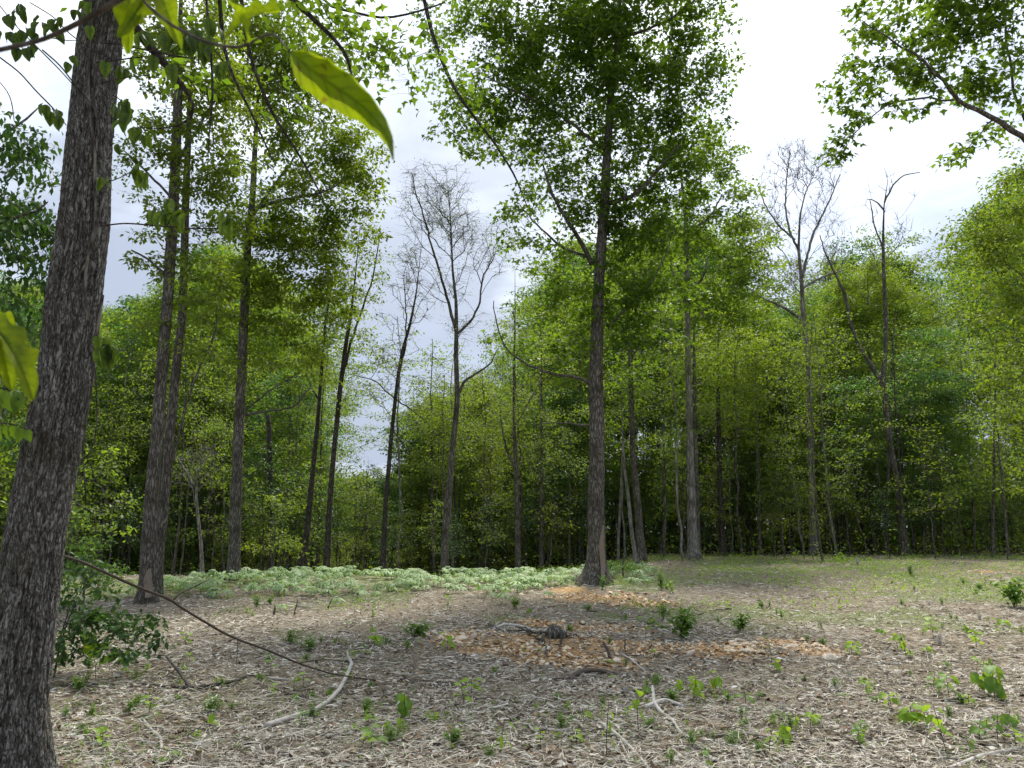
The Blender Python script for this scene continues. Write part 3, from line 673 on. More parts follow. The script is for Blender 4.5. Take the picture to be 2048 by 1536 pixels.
tree('ash_tree', 'dark forked trunk with an open crown of bare budding twigs', 24, [(888, 1140, 20), (892, 1050, 19), (896, 1000, 18), (905, 900, 15), (915, 800, 14), (912, 720, 12), (913, 660, 11), (912, 600, 8), (905, 540, 6), (903, 480, 5), (900, 420, 4), (890, 330, 2)],
     limbs=[([(913, 665, 9), (895, 600, 7), (880, 545, 6), (865, 500, 5), (850, 440, 4), (835, 400, 3), (822, 345, 2)], -.8), ([(913, 800, 9), (920, 775, 8), (935, 755, 6), (962, 742, 5), (985, 725, 3), (992, 700, 2)], -.5),
            ([(914, 668, 7), (940, 645, 6), (958, 615, 5), (963, 560, 4), (990, 510, 2)], .6)],
     blobs=[(845, 400, 55, 80, 1.3), (905, 420, 55, 100, 1.3), (940, 480, 40, 70, .9), (900, 560, 60, 50, .5), (985, 500, 35, 70, .9), (825, 510, 35, 60, .7), (930, 650, 60, 50, .35)], per=4, leaf=0.06, mat='olive', spacing=.46, bark='bark', twr=0.0045, tip=0.0065, spread=0.5, twn=5,
     branch_mat='twig', sides=16, up=-0.10)
tree('young_tree', 'light leafy narrow tree right of the forked bare tree', 27.5, [(1036, 1130, 15), (1034, 1000, 13), (1032, 930, 11), (1028, 850, 8), (1028, 750, 7), (1030, 650, 5), (1030, 540, 3)],
     limbs=[([(1031, 940, 7), (1016, 905, 6), (1005, 870, 4), (1000, 830, 3)], -.5), ([(1033, 850, 4), (1060, 800, 3), (1085, 760, 2)], .7)],
     blobs=[(1010, 640, 60, 80, .5), (1050, 560, 50, 60, .45), (1000, 780, 80, 60, .5), (1070, 820, 70, 70, .5), (1010, 480, 30, 50, .4), (960, 860, 60, 50, .5)], leaf=0.085, mat='olive', per=28, spacing=.75, twr=.005, sides=14)
tree('young_tree', 'thin straight trunk left of the thick centre tree', 30, [(1083, 1125, 11), (1084, 950, 8), (1083, 850, 7), (1083, 700, 5), (1080, 640, 3)],
     blobs=[(1090, 740, 60, 60, .7), (1060, 920, 70, 50, .6), (1120, 860, 60, 60, .7)], leaf=0.1, mat='olive', per=28, spacing=.8, sides=12)
tree('maple_tree', 'curving trunk with a mossy foot just right of the thick centre tree', 28, [(1283, 1118, 26), (1278, 1050, 20), (1275, 1000, 18), (1265, 900, 15), (1263, 800, 13), (1260, 700, 11), (1255, 640, 9), (1250, 560, 7), (1250, 450, 4)],
     limbs=[([(1262, 720, 6), (1300, 640, 5), (1330, 600, 3)], .8)],
     blobs=[(1260, 620, 80, 70, .9), (1300, 760, 80, 70, .9), (1230, 800, 60, 60, .8), (1300, 500, 60, 60, .8), (1310, 880, 70, 40, .6)], leaf=0.12, mat='mid', per=30, spacing=.8, sides=16)
tree('sapling', 'pale crooked sapling beside the mossy-footed trunk', 27, [(1272, 1118, 11), (1262, 1060, 10), (1258, 1000, 9), (1250, 950, 8), (1245, 880, 6), (1243, 820, 4)], blobs=[(1225, 850, 40, 30, .4)], leaf=.1, mat='lime', per=20, spacing=.8, bark='bark_pale', sides=10)
tree('sapling', 'slender pale stem between centre tree and crooked sapling', 29, [(1236, 1115, 7), (1238, 1050, 7), (1242, 980, 6), (1244, 900, 4)], blobs=[(1245, 900, 30, 30, .4)], leaf=.1, mat='mid', per=20, spacing=.8, bark='bark_pale', sides=10)
tree('maple_tree', 'tall straight trunk with pale flaking lower bark right of the centre tree', 28.5, [(1387, 1120, 30), (1384, 1040, 24), (1380, 900, 19), (1377, 800, 16), (1376, 700, 15), (1375, 600, 14), (1373, 500, 13), (1371, 420, 12), (1365, 380, 11), (1360, 320, 7), (1355, 240, 4)],
     limbs=[([(1376, 465, 8), (1400, 450, 7), (1420, 435, 5), (1445, 390, 3)], -.8), ([(1374, 610, 9), (1358, 575, 8), (1345, 545, 6), (1335, 500, 3)], .7), ([(1377, 580, 7), (1400, 568, 6), (1410, 545, 5), (1415, 510, 3)], -.7),
            ([(1366, 395, 7), (1385, 365, 6), (1410, 345, 5), (1440, 305, 3)], 1), ([(1377, 640, 5), (1430, 610, 4), (1500, 560, 2)], 1)],
     blobs=[(1450, 340, 75, 60, .8), (1420, 440, 90, 60, .9), (1480, 500, 75, 60, .9), (1430, 590, 105, 65, 1), (1350, 490, 60, 90, .9), (1385, 290, 70, 50, .8), (1480, 640, 70, 40, .8), (1500, 420, 40, 50, .6)],
     leaf=0.165, tmpl='maple', mat='mid', per=20, spacing=.75, bark='bark_pale', sides=20, flare=1.3)
tree('young_tree', 'thin dark trunk standing close behind the pale flaking trunk', 29.8, [(1396, 1118, 16), (1394, 1000, 12), (1390, 850, 10), (1388, 700, 8), (1388, 600, 5)], blobs=[(1430, 720, 70, 60, .8), (1360, 740, 50, 60, .8), (1440, 820, 70, 40, .7)],
     limbs=[([(1396, 880, 4), (1420, 860, 3.5), (1450, 830, 2.5)], -.5)], leaf=.12, mat='mid', per=28, spacing=.8, sides=12, bark='bark')
tree('oak_tree', 'short thick dark trunk vanishing into low foliage right of centre', 31.5, [(1446, 1116, 19), (1443, 1050, 16), (1440, 980, 15), (1438, 900, 14), (1436, 760, 10), (1436, 660, 6)],
     blobs=[(1440, 800, 90, 60, 1), (1500, 730, 80, 60, 1), (1400, 700, 60, 50, .8), (1500, 860, 70, 40, .8)], leaf=.13, mat='lime', per=30, spacing=.85, bark='bark_dark', sides=14)
tree('dead_tree', 'tall grey leafless tree with wide forked crown against white sky', 33, [(1627, 1110, 22), (1623, 950, 17), (1618, 850, 15), (1620, 780, 14), (1615, 700, 13), (1607, 640, 12), (1603, 560, 10), (1597, 500, 7), (1600, 430, 6), (1612, 380, 4), (1640, 330, 2.5), (1655, 290, 2)],
     limbs=[([(1606, 640, 8), (1580, 622, 7), (1545, 605, 6), (1515, 590, 4), (1490, 570, 2)], -.5), ([(1603, 580, 6), (1625, 563, 5), (1660, 548, 4), (1690, 540, 2)], .8),
            ([(1603, 560, 7), (1612, 520, 6), (1625, 470, 5), (1660, 400, 3.5), (1680, 350, 2)], .6), ([(1597, 500, 6), (1580, 465, 5), (1570, 420, 4), (1572, 370, 3), (1580, 300, 2)], -.6),
            ([(1590, 480, 5), (1555, 450, 4), (1530, 410, 3), (1515, 370, 2)], .6)],
     blobs=[(1600, 350, 75, 70, 1.1), (1550, 440, 50, 80, 1.1), (1650, 450, 50, 80, 1.1), (1590, 540, 90, 40, .8), (1660, 350, 40, 50, 1.1), (1560, 340, 40, 50, 1)], per=0, spacing=.74, bark='bark_pale', twr=0.007, tip=0.008, spread=0.8, twn=5, branch_mat='twig_pale', sides=16, up=-0.10)
tree('dying_tree', 'dark two-stemmed trunk with bare tops at the right wood edge', 32, [(1810, 1110, 24), (1803, 1040, 19), (1796, 980, 16), (1790, 940, 15), (1780, 890, 15), (1772, 820, 14), (1766, 760, 13), (1771, 700, 11), (1772, 640, 10), (1768, 560, 9), (1766, 480, 8), (1768, 410, 6), (1776, 360, 4), (1765, 325, 2)],
     limbs=[([(1767, 775, 11), (1742, 728, 10), (1718, 695, 9), (1702, 650, 8), (1691, 590, 7), (1670, 548, 5), (1648, 500, 3), (1640, 470, 2)], .6), ([(1769, 405, 4), (1785, 370, 4), (1805, 350, 3), (1840, 345, 2)], -.5),
            ([(1767, 500, 4), (1748, 450, 3), (1740, 400, 2)], .5), ([(1768, 420, 4), (1750, 400, 3), (1735, 398, 1.5)], .5)],
     blobs=[(1800, 370, 40, 35, .5), (1750, 420, 30, 60, .7), (1795, 470, 40, 60, .9), (1670, 500, 45, 50, .9), (1730, 540, 30, 60, .6)], per=0, spacing=.8, bark='bark', twr=0.008, tip=0.009, spread=0.55, twn=5, branch_mat='twig_pale', sides=16, up=0)
# leafy trees filling the wood edge, each with its own crown
BT = [
 ('maple_tree', 'yellow-green rounded tree behind the two-stemmed bare-topped tree', 40, [(1745, 1105, 14), (1740, 800, 12), (1735, 540, 6)], [(1730, 560, 75, 70, 1), (1800, 600, 80, 60, .8), (1700, 650, 70, 60, .9), (1840, 520, 40, 50, .6), (1770, 480, 60, 40, .6), (1860, 640, 60, 50, .6)], 'lime', .12),
 ('maple_tree', 'blue-green spreading tree in front of the right wood edge', 34, [(1772, 1108, 8), (1778, 900, 8), (1785, 700, 6), (1790, 620, 3)], [(1830, 760, 100, 60, 1), (1870, 850, 80, 50, .9), (1740, 800, 80, 50, .9), (1850, 680, 60, 40, .7), (1900, 780, 50, 50, .7), (1700, 890, 70, 40, .7)], 'blue', .12),
 ('oak_tree', 'dark green small-crowned tree rising left of the bare two-stemmed tree', 44, [(1690, 1105, 10), (1690, 800, 9), (1690, 560, 5)], [(1700, 520, 45, 45, 1), (1640, 680, 70, 50, .9), (1580, 660, 60, 50, .8), (1680, 760, 70, 60, .9), (1640, 600, 50, 40, .5)], 'blue', .14),
 ('tulip_tree', 'bright yellow-green tall tree filling the right edge of the view', 25, [(2095, 1110, 30), (2080, 800, 24), (2070, 500, 18), (2060, 250, 10)], [(2010, 440, 80, 50, 1.1), (1965, 500, 75, 55, 1.2), (2040, 560, 50, 80, 1.3), (2060, 400, 60, 90, 1), (2000, 620, 65, 70, 1.3), (2030, 740, 50, 60, 1.3), (2030, 330, 50, 50, .8), (1940, 480, 50, 40, .6), (2030, 850, 40, 70, 1.1), (2050, 960, 50, 60, 1)], 'yellow', .11),
 ('beech_tree', 'fresh green low-branched tree under the right edge foliage', 30, [(1985, 1108, 8), (1990, 800, 6), (1992, 700, 4)], [(1990, 950, 60, 50, .7), (2020, 880, 40, 50, .8), (1930, 960, 50, 50, .7), (2030, 790, 40, 50, .8)], 'mid', .1),
 ('maple_tree', 'broad dark green tree behind the grey leafless tree', 38, [(1560, 1108, 12), (1562, 900, 10), (1562, 700, 6)], [(1560, 800, 80, 60, 1), (1620, 860, 80, 50, 1), (1520, 720, 60, 60, .9), (1600, 740, 50, 40, .8), (1500, 900, 70, 50, .9)], 'mid', .12),
 ('oak_tree', 'lime green leafy tree between pale flaking trunk and grey leafless tree', 34, [(1520, 1110, 10), (1515, 900, 9), (1510, 700, 5)], [(1480, 720, 80, 50, 1), (1430, 660, 70, 50, .8), (1530, 680, 50, 40, .7), (1470, 810, 70, 40, .8)], 'lime', .13),
 ('maple_tree', 'mid green tree behind the thick centre trunk', 36, [(1160, 1115, 10), (1158, 850, 9), (1160, 640, 5)], [(1150, 680, 80, 60, .9), (1130, 780, 80, 60, .9), (1160, 900, 80, 50, .9), (1100, 960, 70, 50, .8), (1240, 930, 60, 50, .8)], 'mid', .12),
 ('maple_tree', 'olive green tree low behind the forked bare tree', 38, [(860, 1130, 10), (862, 900, 9), (865, 780, 5)], [(870, 790, 50, 45, .8), (840, 860, 50, 50, .9), (930, 880, 70, 60, .8), (970, 780, 50, 40, .4), (880, 960, 70, 50, .9)], 'lime', .12),
 ('oak_tree', 'dark green dense tree right of the open sky gap', 40, [(835, 1130, 10), (838, 950, 8), (840, 850, 5)], [(835, 870, 60, 40, 1.1), (800, 910, 40, 40, 1.1), (880, 900, 40, 40, 1), (850, 970, 80, 50, 1)], 'blue', .13),
 ('beech_tree', 'fresh green bushy tree at the foot of the open sky gap', 36, [(730, 1150, 9), (732, 1000, 7), (734, 930, 4)], [(720, 970, 60, 45, 1), (770, 980, 50, 40, .9), (690, 1030, 60, 40, .9), (760, 1060, 60, 40, .8)], 'olive', .11),
 ('maple_tree', 'bright bluish green tree behind the twin trunks', 38, [(250, 1150, 12), (252, 900, 10), (255, 720, 5)], [(240, 760, 60, 60, 1), (300, 850, 50, 70, 1), (220, 860, 70, 60, 1), (410, 850, 50, 60, .8), (250, 680, 50, 40, .8)], 'blue', .12),
 ('maple_tree', 'mid green tree between the twin trunks and the straight dark trunk', 36, [(400, 1150, 11), (405, 900, 9), (410, 720, 5)], [(410, 780, 60, 60, .9), (380, 900, 60, 60, .9), (440, 950, 60, 50, .8), (420, 680, 50, 40, .6)], 'mid', .12),
 ('beech_tree', 'yellow-green tree low between the slim leaning trunks', 33, [(575, 1150, 9), (578, 900, 7), (580, 800, 4)], [(570, 880, 70, 60, .9), (520, 960, 60, 60, .8), (600, 980, 60, 60, .9), (640, 900, 50, 50, .7), (560, 1060, 70, 40, .8)], 'yellow', .11),
 ('maple_tree', 'dark green leafy tree behind the foreground trunk', 20, [(60, 1180, 16), (66, 900, 13), (70, 650, 8)], [(40, 900, 80, 70, .9), (200, 950, 60, 60, .7), (60, 1030, 70, 50, .8), (230, 1040, 60, 50, .6), (30, 760, 60, 60, .8)], 'mid', .10),
]
for nm, lb, Y, tk, bl, mt, lf in BT:
    tree(nm, lb, Y, tk, blobs=bl, leaf=lf * (1.25 if Y > 31 else 1.45), tmpl='simple', mat=mt, per=33 if Y > 31 else 27, spacing=0.90 if Y > 30 else .78, spread=0.62, flat=0.42, twn=3, twr=.007, tip=.007, sides=10)

# ---------------------------------------------------------------- the wood behind: copies of a few kinds
LIB = Acc
def lib_tree(kind, h, mat, bark, seed):
    """returns (trunk mesh, crown mesh) of a tree of height h standing at the origin"""
    global rng
    keep = rng; rng = np.random.default_rng(seed)
    n = 14; zs = np.linspace(-0.3, h, n); wx = np.cumsum(rng.normal(0, 0.012 * h, n)); wy = np.cumsum(rng.normal(0, 0.008 * h, n))
    r0 = {'canopy': 0.10, 'under': 0.045, 'sapling': 0.02}[kind]
    tr = np.stack([wx - wx[0], wy - wy[0], zs, r0 * (1 - 0.85 * np.maximum(0, zs) / h)], 1)
    lo = {'canopy': 0.38, 'under': {4: .26, 5: .10, 6: .20, 7: .08}.get(seed, .2), 'sapling': 0.25}[kind]
    na = {'canopy': 170, 'under': 110, 'sapling': 22}[kind]; rad = {'canopy': 0.24, 'under': 0.24, 'sapling': 0.17}[kind] * h
    t = rng.random(na) ** 0.8; z = h * (lo + (1.0 - lo) * t)
    prof = np.sin(np.clip((t * 0.86 + 0.16), 0, 1) * math.pi) ** 0.6
    a = rng.uniform(0, 2 * math.pi, na); rr = rad * prof * np.sqrt(rng.random(na)) * rng.uniform(.7, 1.25, na)
    attr = np.stack([np.interp(z, zs, tr[:, 0]) + rr * np.cos(a), np.interp(z, zs, tr[:, 1]) + rr * np.sin(a), z], 1)
    tb = Acc(); tb.tube(tr[:, :3], tr[:, 3], 8, wob=0.1)
    for p, r in grow([tr[4:]], attr, tip=0.006, maxr=r0 * 0.5, up=0.05, seg=0.6): tb.tube(p, r, 4 if r[0] > .015 else 3)
    la = Acc()
    crown_leaves(la, tb, attr, {'canopy': 70, 'under': 66, 'sapling': 30}[kind], {'canopy': .16, 'under': .112, 'sapling': .09}[kind], 'simple', {'canopy': .9, 'under': .68, 'sapling': .42}[kind], 0.42, -0.25, 0.006, 3 if kind != 'sapling' else 4)
    m1 = mk_mesh('trunk', np.concatenate(tb.v), np.concatenate(tb.f), M[bark], True)
    m2 = mk_mesh('crown', np.concatenate(la.v), np.concatenate(la.f), M[mat])
    rng = keep
    return (kind, h, m1, m2)
def lib_pole(h, mat, bark, seed):
    global rng
    keep = rng; rng = np.random.default_rng(seed)
    n = 14; zs = np.linspace(-.3, h, n); tr = np.stack([np.cumsum(rng.normal(0, .05, n)), np.cumsum(rng.normal(0, .04, n)), zs, .05 * (1 - .8 * np.maximum(0, zs) / h)], 1); tr[:, :2] -= tr[0, :2]
    na = 42; z = h * rng.uniform(.5, 1, na); a = rng.uniform(0, 6.28, na); rr = h * .15 * np.sqrt(rng.random(na))
    attr = np.stack([np.interp(z, zs, tr[:, 0]) + rr * np.cos(a), np.interp(z, zs, tr[:, 1]) + rr * np.sin(a), z], 1)
    tb = Acc(); tb.tube(tr[:, :3], tr[:, 3], 7, wob=.12)
    for p, r in grow([tr[5:]], attr, tip=.006, maxr=.03, up=.05, seg=.6): tb.tube(p, r, 3)
    la = Acc(); crown_leaves(la, tb, attr, 26, .11, 'simple', .5, .45, -.25, .005, 3); rng = keep
    return ('pole', h, mk_mesh('trunk', np.concatenate(tb.v), np.concatenate(tb.f), M[bark], True), mk_mesh('crown', np.concatenate(la.v), np.concatenate(la.f), M[mat]))
LT = {'pole': [lib_pole(9, 'mid', 'bark_pale', 21), lib_pole(9, 'yellow', 'bark', 22), lib_pole(9, 'olive', 'bark_dark', 23), lib_pole(9, 'mid', 'bark', 24)],
      'canopy': [lib_tree('canopy', 15, 'mid', 'bark_dark', 1), lib_tree('canopy', 15, 'blue', 'bark', 2), lib_tree('canopy', 15, 'lime', 'bark_dark', 3)],
      'under': [lib_tree('under', 7.5, 'mid', 'bark', 4), lib_tree('under', 7.5, 'olive', 'bark_dark', 5), lib_tree('under', 7.5, 'blue', 'bark', 6), lib_tree('under', 7.5, 'yellow', 'bark_dark', 7)],
      'sapling': [lib_tree('sapling', 3.6, 'mid', 'bark', 8), lib_tree('sapling', 3.6, 'yellow', 'bark', 9), lib_tree('sapling', 3.6, 'dark', 'bark_dark', 10)]}
LMK = [(150, 'behind the large near trunk'), (330, 'behind the twin trunks'), (470, 'left of the straight dark trunk'), (600, 'behind the snapped grey trunk'), (700, 'behind the slim leaning trunks'), (800, 'under the open sky gap'),
       (960, 'behind the forked bare tree'), (1100, 'left of the thick centre trunk'), (1240, 'behind the thick centre trunk'), (1340, 'behind the mossy-footed trunk'), (1420, 'behind the pale flaking trunk'), (1560, 'left of the grey leafless tree'),
       (1700, 'right of the grey leafless tree'), (1850, 'behind the two-stemmed tree'), (1960, 'by the small sky hole at right'), (9999, 'under the right edge foliage')]
def put_lib(kind, px, Y, h, label, name, cat, group):
    x = (px - 1024) / FPX * Y * 1.01; z = g1(x, Y); k, h0, m1, m2 = random.choice(LT[kind][:3] if px > 1150 and kind != 'pole' else LT[kind])
    hue = {'wood_leaf': 'mid-green', 'cool_leaf': 'bluish-green', 'young_leaf': 'lime-green', 'far_leaf': 'olive-green', 'hickory_leaf': 'yellow-green', 'dark_leaf': 'dark green'}[m2.materials[0].name]
    dep = 'fronting the wood' if Y < 37 else ('deep in the wood' if Y < 52 else 'at the back of the wood')
    size = {'canopy': 'tall', 'under': 'slender' if h > 7 else 'low', 'pole': 'thin straight-stemmed', 'sapling': 'thin' if h > 3.2 else 'small'}[kind]
    label = f"{size} {hue} {'sapling' if kind == 'sapling' else 'tree'} {dep} {next(b for a, b in LMK if px < a)}"
    r = empty(name, (x, Y, z), label, cat, group); s = h / h0
    r.rotation_euler = (random.gauss(0, .02), random.gauss(0, .03), random.uniform(0, 6.28))
    ws = max(s, 0.75) * random.uniform(.9, 1.15); r.scale = (ws, ws, s)
    link('trunk', m1, r); link('crown', m2, r)
SKY = [(-300, 520), (0, 560), (120, 600), (200, 640), (300, 620), (420, 500), (560, 520), (610, 640), (640, 800), (665, 950), (800, 950), (825, 880), (860, 800), (920, 780), (990, 780), (1040, 700), (1100, 600), (1180, 500), (1300, 450), (1440, 470), (1500, 600),
       (1560, 680), (1625, 660), (1665, 560), (1720, 500), (1800, 490), (1840, 540), (1870, 680), (1920, 860), (1950, 880), (1985, 880), (2010, 500), (2060, 350), (2400, 350)]
def top_py(px): return float(np.interp(px, [a for a, _ in SKY], [b for _, b in SKY]))
def h_for(px, Y, py): return P(px, py, Y)[2] - g1((px - 1024) / FPX * Y, Y)
for row, (Y, step) in enumerate([(42, 95), (49, 80), (57, 70), (66, 62), (76, 55)]):
    px = -150 + random.uniform(0, step)
    while px < 2250:
        py = top_py(px) + random.uniform(-30, 90) + (25 if row < 2 else 0)
        h = h_for(px, Y, min(py, 960))
        if 600 < px < 860 or 1880 < px < 1990: h = min(h, 7.9)
        if h > 8: put_lib('canopy', px, Y + random.uniform(-2.5, 2.5), h, 'tall leafy tree deep in the wood behind the clearing', 'canopy_tree', 'tree', 'tall trees of the wood behind')
        else: put_lib('under', px, Y + random.uniform(-2.5, 2.5), max(h, 3), 'small leafy tree deep in the wood behind the clearing', 'understory_tree', 'tree', 'small trees inside the wood')
        px += step * random.uniform(.7, 1.3)
for Y, step, lo, hi in [(36, 120, 740, 900), (40, 75, 740, 940), (46, 50, 840, 1000), (54, 46, 860, 1000), (63, 46, 880, 1000), (72, 44, 880, 1000)]:
    px = -150 + random.uniform(0, step)
    while px < 2200:
        py = random.uniform(lo, hi)
        if 660 < px < 810 or 1920 < px < 2000: py = max(py, 960)
        y2 = Y + random.uniform(-2, 2)
        if y2 < 37 and (1580 < px < 1660 or 1720 < px < 1830): px += step; continue
        put_lib('under', px, y2, max(2.5, h_for(px, y2, py)), 'small leafy tree deep in the wood behind the clearing', 'understory_tree', 'tree', 'small trees inside the wood')
        px += step * random.uniform(.6, 1.4)
for k in range(110):
    px = random.uniform(-60, 2120); y2 = random.uniform(27.5, 44)
    if 660 < px < 800: continue
    put_lib('pole', px, y2, random.uniform(6.5, 11.5), '', 'pole_tree', 'tree', 'slim trees along the wood edge')
for k in range(260):
    px = random.uniform(-80, 2130); y2 = random.uniform(28.5, 44) if px > 1000 else random.uniform(25, 42)
    put_lib('sapling', px, y2, random.uniform(1.8, 5.2), 'thin leafy sapling under the trees of the wood edge', 'sapling', 'sapling', 'saplings along the wood edge')
# the farthest wood reads as one mass
fw = Acc(); n = 60000
px_ = rng.uniform(-500, 2550, n); Yf = rng.uniform(86, 104, n); xf = (px_ - 1024) / FPX * Yf
tp = np.interp(px_, [a for a, _ in SKY], [b + 15 for _, b in SKY]) + (fbm(px_ / 30, px_ * 0, 0, 3) - .5) * 90
tpz = 1.6 + (1050 - tp) / FPX * Yf * 1.03
zf = -1.5 + (np.maximum(tpz, 2.5) + 1.5) * rng.random(n) ** 1.25
fw.scatter(T_SIMPLE, np.stack([xf, Yf, zf], 1), rng.uniform(.5, 1.0, n), rng.uniform(0, 6.28, n), rng.normal(-.2, .5, n), rng.normal(0, .6, n))
n = 30000; yb = rng.choice([52., 61., 70., 80.], n) + rng.normal(0, 2, n); xb = rng.uniform(-.85, .85, n) * yb
fw.scatter(T_SIMPLE, np.stack([xb, yb, G(xb, yb) + 5.0 * rng.random(n) ** 1.5], 1), rng.uniform(.3, .65, n), rng.uniform(0, 6.28, n), rng.normal(-.2, .5, n), rng.normal(0, .6, n))
o = fw.obj('far_wood', M['mid']); tag(o, 'far wood closing the view behind the trees', 'woods', kind='stuff')

#@@DETAIL@@
NT_ = [(200, 1360, 'by the dark bush'), (293, 1215, 'by the wounded grey trunk'), (500, 1300, 'under the leaning branch'), (600, 1450, 'by the curved bleached branch'), (400, 1378, 'by the forked grey branch'), (805, 1420, 'by the large drooping seedling'),
       (925, 1280, 'by the largest orange stone'), (1110, 1290, 'by the gnarled stump'), (1368, 1270, 'by the dense shrublet'), (1480, 1300, 'by the orange heap'), (1660, 1320, 'by the buff stone'), (1190, 1170, 'by the flared trunk'), (1385, 1130, 'by the pale flaking trunk'),
       (1625, 1125, 'by the leafless tree'), (1805, 1125, 'by the two-stemmed tree'), (1990, 1380, 'by the tallest dark seedling'), (1825, 1450, 'by the wide bright seedling'), (1550, 1480, 'by the long dark limb'), (1320, 1430, 'by the S-curved branch'), (1080, 1500, 'by the bent dark branch'),
       (760, 1500, 'by the upright dark seedling'), (250, 1490, 'near the near trunk foot'), (1960, 1150, 'by the far orange stones'), (1870, 1280, 'by the brown tuft'), (1600, 1220, 'on open litter mid right'), (1750, 1200, 'on open litter far right'), (1980, 1230, 'by the right-hand clump'), (700, 1240, 'below the mayapples'), (1950, 1510, 'at the bottom right corner')]
def near_to(px, py): return min(NT_, key=lambda t: (t[0] - px) ** 2 + ((t[1] - py) * 2) ** 2)[2]
# ================================================================ THE NEAR LEFT TREE, ITS VINES AND LIMBS
def near_tree():
    line = [(20, 1560, 175), (22, 1480, 158), (24, 1400, 146), (45, 1250, 136), (66, 1100, 124), (100, 900, 118), (132, 740, 113), (147, 600, 114), (168, 450, 107), (178, 300, 95),
            (187, 200, 92), (198, 100, 94), (212, 0, 88), (225, -120, 82), (240, -300, 74), (262, -600, 62), (290, -1000, 50)]
    tr = pxline(line, 4.6); tr[:, 3] *= .85; tr = to_ground(tr, 0.3); tr = resample(tr, 0.017)
    gz = g1(tr[0][0], tr[0][1]); base = np.array([tr[0][0], tr[0][1], gz])
    root = empty('oak_tree', base, 'large near tree with dark lichened bark at the left edge', 'tree')
    n, s = len(tr), 240
    a = np.arange(s) * 2 * math.pi / s; R = tr[:, 3][:, None] * np.ones(s)
    z = tr[:, 2][:, None] + 0 * R; A = a[None, :] + 0 * R
    flare = np.exp(-np.maximum(0, z - gz) / 0.17)
    R = R * (1 + flare * (0.35 + 0.55 * np.maximum(0, np.cos(A * 5 + 0.6)) ** 2)) * (1 + 0.07 * (fbm(np.cos(A) * 1.3 + 4, np.sin(A) * 1.3 + 9, z * 0.8, 3) - .5) * 2)
    cx, sx = np.cos(A) * 0.2, np.sin(A) * 0.2
    wv = (fbm(cx * 12 + 3, sx * 12, z * 5, 3) - 0.5) * 1.6
    f1 = np.abs(vnoise(cx * 40 + wv + 5, sx * 40 + wv, z * 5.5 + wv) - 0.5) * 2          # long fissures between the ridges
    f2 = np.abs(vnoise(cx * 62 + 9 + wv, sx * 62, z * 17.0 + 3) - 0.5) * 2
    f3 = fbm(cx * 110, sx * 110 + 8, z * 50, 2)
    low = 1 + 0.9 * np.exp(-np.maximum(0, z - gz) / 0.6)
    h1 = np.clip(f1 / .38, 0, 1) ** .7; h2 = np.clip(f2 / .4, 0, 1) ** .8
    R = R + (h1 * 0.011 - 0.010) * low + h2 * 0.005 * low + (f3 - .5) * 0.006
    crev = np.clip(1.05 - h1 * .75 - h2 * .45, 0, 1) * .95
    V = np.stack([tr[:, 0][:, None] + R * np.cos(A), tr[:, 1][:, None] + R * np.sin(A), z], -1).reshape(-1, 3) - base
    i = np.arange(n - 1)[:, None] * s; j = np.arange(s)[None, :]; j2 = (j + 1) % s
    F = np.stack([i + j, i + j2, i + s + j2, i + s + j], -1).reshape(-1, 4)
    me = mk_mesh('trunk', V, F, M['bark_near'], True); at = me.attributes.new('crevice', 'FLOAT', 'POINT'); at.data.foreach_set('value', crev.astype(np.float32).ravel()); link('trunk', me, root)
    # limbs reaching over the clearing from high on the trunk
    T = lambda zz: tr[np.argmin(np.abs(tr[:, 2] - zz)), :3]
    def limb(z0, via, name='limb'):
        p0 = T(z0); pts = [[*p0, 0.05]] + via
        l = resample(np.array(pts), 0.15); c = Acc(); c.tube(l[:, :3], l[:, 3], 7, wob=.12, cap=True)
        c.obj(name, M['bark_dark'], root, base, True); return l
    def pl(line, Y): return [list(r) for r in pxline(line, Y)]
    lines = [limb(5.9, pl([(640, -260, 22), (560, -20, 14), (612, 22, 11), (650, 62, 9), (690, 95, 8), (705, 140, 6), (708, 182, 4)], 6.5)),
             limb(6.3, pl([(700, -300, 18), (640, 15, 5), (700, 20, 5), (760, 40, 5), (830, 26, 4), (890, 5, 3)], 7.5)),
             limb(5.6, pl([(430, -180, 10), (441, 30, 8), (448, 115, 7), (478, 180, 6), (502, 220, 5), (522, 270, 4), (545, 320, 3)], 5.5)),
             limb(5.4, pl([(470, -160, 10), (488, 60, 7), (505, 130, 7), (530, 200, 7), (560, 255, 6), (600, 308, 5), (622, 352, 4), (640, 386, 3)], 5.8)),
             limb(5.2, pl([(400, -150, 7), (418, 60, 5), (425, 150, 5), (430, 200, 5), (417, 250, 4), (416, 306, 2)], 5.0)),
             limb(5.2, pl([(417, 232, 4), (380, 250, 3.5), (320, 265, 3), (280, 255, 2)], 5.0)),
             limb(6.6, pl([(830, -300, 20), (842, -30, 8), (862, 60, 8), (880, 112, 7), (905, 172, 7), (942, 226, 6), (985, 280, 5), (1030, 350, 4), (1055, 415, 2)], 10.5))]
    at = np.concatenate([blob_points([(650, 15, 60, 45, .9), (730, 60, 55, 45, .8), (720, 110, 30, 30, .8), (560, 10, 50, 35, .7), (800, 120, 25, 12, .5)], 7, .34, .7, ),
                         blob_points([(890, 40, 40, 60, .8), (900, 170, 55, 60, .9), (960, 250, 60, 60, .9), (1010, 330, 55, 55, .8), (1060, 420, 40, 40, .6), (870, 250, 40, 20, .6)], 10.5, .5, .7)])
    b = Acc(); la = Acc()
    for p, r in grow(lines, at, tip=.002, maxr=.015, up=0.02): b.tube(p, r, 4)
    crown_leaves(la, b, at, 18, .085, 'maple', .25, .7, -.5, .0016, 4)
